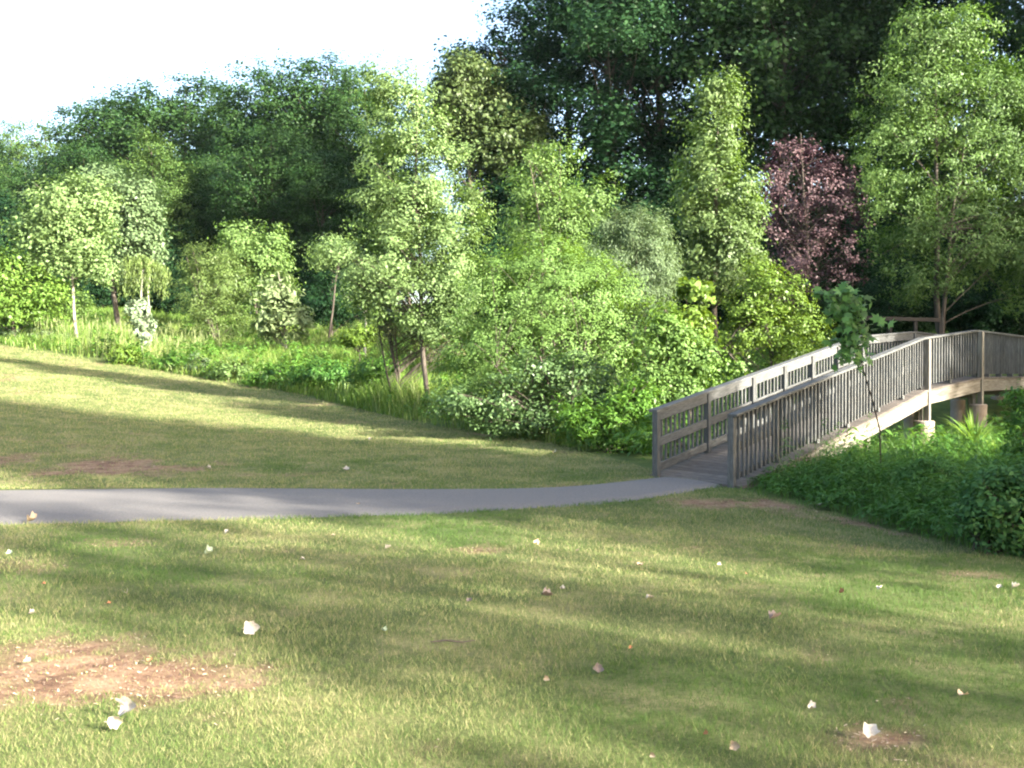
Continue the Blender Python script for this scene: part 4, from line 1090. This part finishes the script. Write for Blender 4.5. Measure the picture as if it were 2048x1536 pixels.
# ------------------------------------------------------------------ fallen leaves
def curled_leaf(seed, curl, mat, fold=.5):
    """dried lobed leaf: ragged five-lobed outline, folded on the midrib and curled"""
    r = random.Random(seed); n = 26
    V = [(0, 0, 0)]
    lob = [(-180, .42), (-150, .50), (-118, .64), (-95, .55), (-62, .80), (-34, .66), (0, .98), (30, .64), (60, .78), (92, .56), (120, .66), (152, .48), (180, .42)]
    A_ = [l[0] for l in lob]; B_ = [l[1] * r.uniform(.85, 1.15) for l in lob]; B_[-1] = B_[0]
    tw = r.uniform(-.5, .5)
    for ring in (.5, 1.0):
        for i in range(n):
            a = -180 + 360 * i / n
            rad = float(np.interp(a, A_, B_)) * .55 * ring * (1 + (r.uniform(-.10, .10) if ring == 1 else 0))
            x, y = math.cos(math.radians(a)) * rad, math.sin(math.radians(a)) * rad
            ph = math.radians(35) * (1 if seed % 2 else -1)
            u = x * math.cos(ph) + y * math.sin(ph)
            z = fold * abs(y) ** 1.25 * 1.1 + curl * (u ** 2) * 1.5 + tw * x * y * 2 + r.uniform(-.02, .02) * ring
            k = 1 - .35 * min(1, z)          # the rim draws in as it rises
            V.append((x * k, y * k, z))
    F_ = [(0, 1 + i, 1 + (i + 1) % n) for i in range(n)] + [(1 + i, 1 + n + i, 1 + n + (i + 1) % n, 1 + (i + 1) % n) for i in range(n)]
    o = len(V)                                # the stalk
    V += [(-.12, .012, 0), (-.12, -.012, 0), (-.34, -.006, .02), (-.34, .006, .02)]
    F_.append((o, o + 1, o + 2, o + 3))
    zm = min(v[2] for v in V)
    me = bpy.data.meshes.new('fallen_leaf'); me.from_pydata([(v[0], v[1], v[2] - zm) for v in V], [], F_); me.materials.append(mat)
    me.polygons.foreach_set('use_smooth', [True] * len(F_)); me.update()
    return me
LM = {}
def leafm(c, k_):
    key = (c, k_)
    if key not in LM: LM[key] = curled_leaf(k_ * 3 + len(c), [1.0, .6, 1.5, .8][k_ % 4], {'w': D_WHITE, 't': D_TAN, 'b': D_BROWN, 'o': D_ORANGE, 'g': D_GREEN}[c], [.6, 1.1, .9, .4][k_ % 4])
    return LM[key]
LEAVES = [(497, 1274, 36, 'w', 'white curled leaf standing alone on the lawn above the soil patch', 70),
 (250, 1438, 50, 'w', 'largest white curled leaf, standing just below the bare soil patch', 75),
 (220, 1464, 36, 'w', 'pinkish white leaf on edge touching the largest curled leaf', 80),
 (775, 1102, 17, 'w', 'small white leaf in the sunny grass just below the middle of the path', 30),
 (937, 1210, 15, 'b', 'small dark curled leaf in the shade near the middle of the lawn', 40),
 (1090, 1197, 27, 'b', 'grey brown flat leaf beside a tiny white one in the middle lawn', 10),
 (1123, 1183, 12, 'w', 'tiny white leaf just behind the grey brown flat leaf', 20),
 (1298, 1201, 18, 'w', 'thin pale leaf lying in the shade right of the lawn middle', 10),
 (1195, 1350, 24, 'b', 'dark brown crumpled leaf right of the lower lawn middle', 50),
 (1092, 1369, 15, 't', 'tan leaf just left of the dark brown crumpled leaf', 60),
 (1624, 1428, 21, 'w', 'white leaf at lower right, above the brown soil spot', 35),
 (1735, 1480, 38, 'w', 'long white split leaf beside the brown soil spot at lower right', 50),
 (1470, 1508, 24, 't', 'tan upright leaf near the bottom edge, right of centre', 70),
 (1548, 1244, 28, 'b', 'grey brown leaf between patches of shade on the right lawn', 15),
 (1070, 1094, 16, 't', 'tan leaf in the first sunny strip below the path bend', 50),
 (1760, 1182, 14, 'w', 'pale leaf in the sunny strip at the right', 20),
 (2000, 1181, 13, 'w', 'small white leaf by the right edge, the left one of two', 20),
 (2032, 1180, 18, 'w', 'white leaf by the right edge, the right one of two', 15),
 (1684, 1192, 14, 'o', 'orange leaf in the sunny strip at the right', 30),
 (1494, 1153, 10, 'o', 'tiny orange leaf in the upper sunny grass right of centre', 30),
 (1278, 1137, 16, 't', 'tan leaf at the edge of shade right of centre', 30),
 (1438, 1135, 10, 'w', 'tiny white leaf near the orange one in the upper sunny grass', 50),
 (415, 1112, 22, 'g', 'limp whitish green leaf in the dark shade below the path', 15),
 (603, 1123, 14, 'w', 'thin white leaf at the border of the shade left of centre', 10),
 (15, 1115, 18, 'g', 'whitish green leaf at the left edge below the path', 40),
 (60, 1235, 16, 'w', 'white leaf at the left above the bare soil', 30),
 (252, 1193, 14, 'w', 'small white leaf in the shade at the left', 30),
 (452, 1070, 12, 'w', 'small white leaf in the sunny grass just below the path at the left', 60),
 (690, 943, 18, 'w', 'whitish leaf on the shaded lawn beyond the path', 20),
 (415, 939, 12, 'w', 'small pale leaf on the shaded lawn beyond the path at the left', 20),
 (60, 1046, 26, 't', 'pinkish brown leaf lying on the near edge of the path', 10),
 (1925, 1398, 24, 't', 'pale tan leaf in the shade by the right edge', 15),
 (1155, 1106, 9, 't', 'small tan leaf right of the tan leaf below the path bend', 20),
 (1260, 1304, 10, 'o', 'orange scrap in the shaded lower lawn right of centre', 50),
 (1412, 1480, 14, 'o', 'orange brown leaf above the tan upright leaf at the bottom', 40),
 (85, 1173, 10, 'o', 'tiny orange leaf at the left above the dark shade', 30),
 (295, 1331, 14, 'o', 'reddish brown leaf on the bare soil patch', 40),
 (1305, 1524, 14, 't', 'tan leaf at the bottom edge right of centre', 60),
 (1110, 908, 10, 'w', 'tiny white leaf on the lawn below the large shrubs', 30),
 (215, 1213, 10, 'o', 'rusty leaf in the shade at the left', 40),
 (665, 1075, 9, 't', 'tiny tan leaf in the sunny strip beside the path', 20),
 (50, 1333, 20, 'g', 'fresh green leaf lying on the reddish soil at the left edge', 10),
 (765, 1268, 14, 'g', 'pale green leaf in the grass below the centre shade', 30),
 (715, 1012, 8, 't', 'tiny leaf lying on the asphalt path', 20),
 (1640, 1015, 14, 'w', 'pale leaf on the shaded slope below the bridge', 20),
 (740, 882, 9, 'w', 'tiny white leaf on the sunny lawn beyond the path', 30)]
for i, (px, py, sz, c, lab, tilt) in enumerate(LEAVES):
    g = ground_at(px, py); s_ = sz * g.y / F * .92
    r_ = empty if False else None
    o = link('fallen_leaf', leafm(c, i % 4))
    o.location = g + Vector((0, 0, .012 + s_ * (.40 * math.sin(math.radians(tilt)))))
    o.rotation_euler = (math.radians(tilt if tilt > 45 else tilt * .6), math.radians(random.uniform(-25, 25)), random.uniform(-.7, .7))
    s_ *= 1.3; o.scale = (s_, s_, s_)
    tag(o, lab, 'leaf', 'fallen leaves on the lawn')
# a twig in the grass
g = ground_at(905, 1297)
V_, Q_ = tube([(-.13, 0, .03), (-.04, .01, .04), (.06, -.005, .035), (.13, .01, .045)], [.005, .006, .005, .003], 6)
o = link('fallen_twig', np_mesh('fallen_twig', V_, Q_, M_BARK, smooth=True), None, g); o.rotation_euler.z = -.1
tag(o, 'thin pale twig lying in the lower middle of the lawn', 'twig')

# ------------------------------------------------------------------ air
hm = bpy.data.materials.new('air'); hm.use_nodes = True; hn = hm.node_tree; hn.nodes.clear()
pv = hn.nodes.new('ShaderNodeVolumePrincipled'); pv.inputs['Color'].default_value = (0.72, 0.88, 1.0, 1); pv.inputs['Density'].default_value = HAZE
pv.inputs['Anisotropy'].default_value = 0.2
ho = hn.nodes.new('ShaderNodeOutputMaterial'); hn.links.new(pv.outputs[0], ho.inputs['Volume'])
x0, x1, y0, y1, z0_, z1_ = -720, 720, -520, 920, -4, 62
me = bpy.data.meshes.new('haze')
me.from_pydata([(x0, y0, z0_), (x1, y0, z0_), (x1, y1, z0_), (x0, y1, z0_), (x0, y0, z1_), (x1, y0, z1_), (x1, y1, z1_), (x0, y1, z1_)], [], [(0, 3, 2, 1), (4, 5, 6, 7), (0, 1, 5, 4), (1, 2, 6, 5), (2, 3, 7, 6), (3, 0, 4, 7)])
me.materials.append(hm)
if HAZE: tag(link('haze', me), kind='stuff')
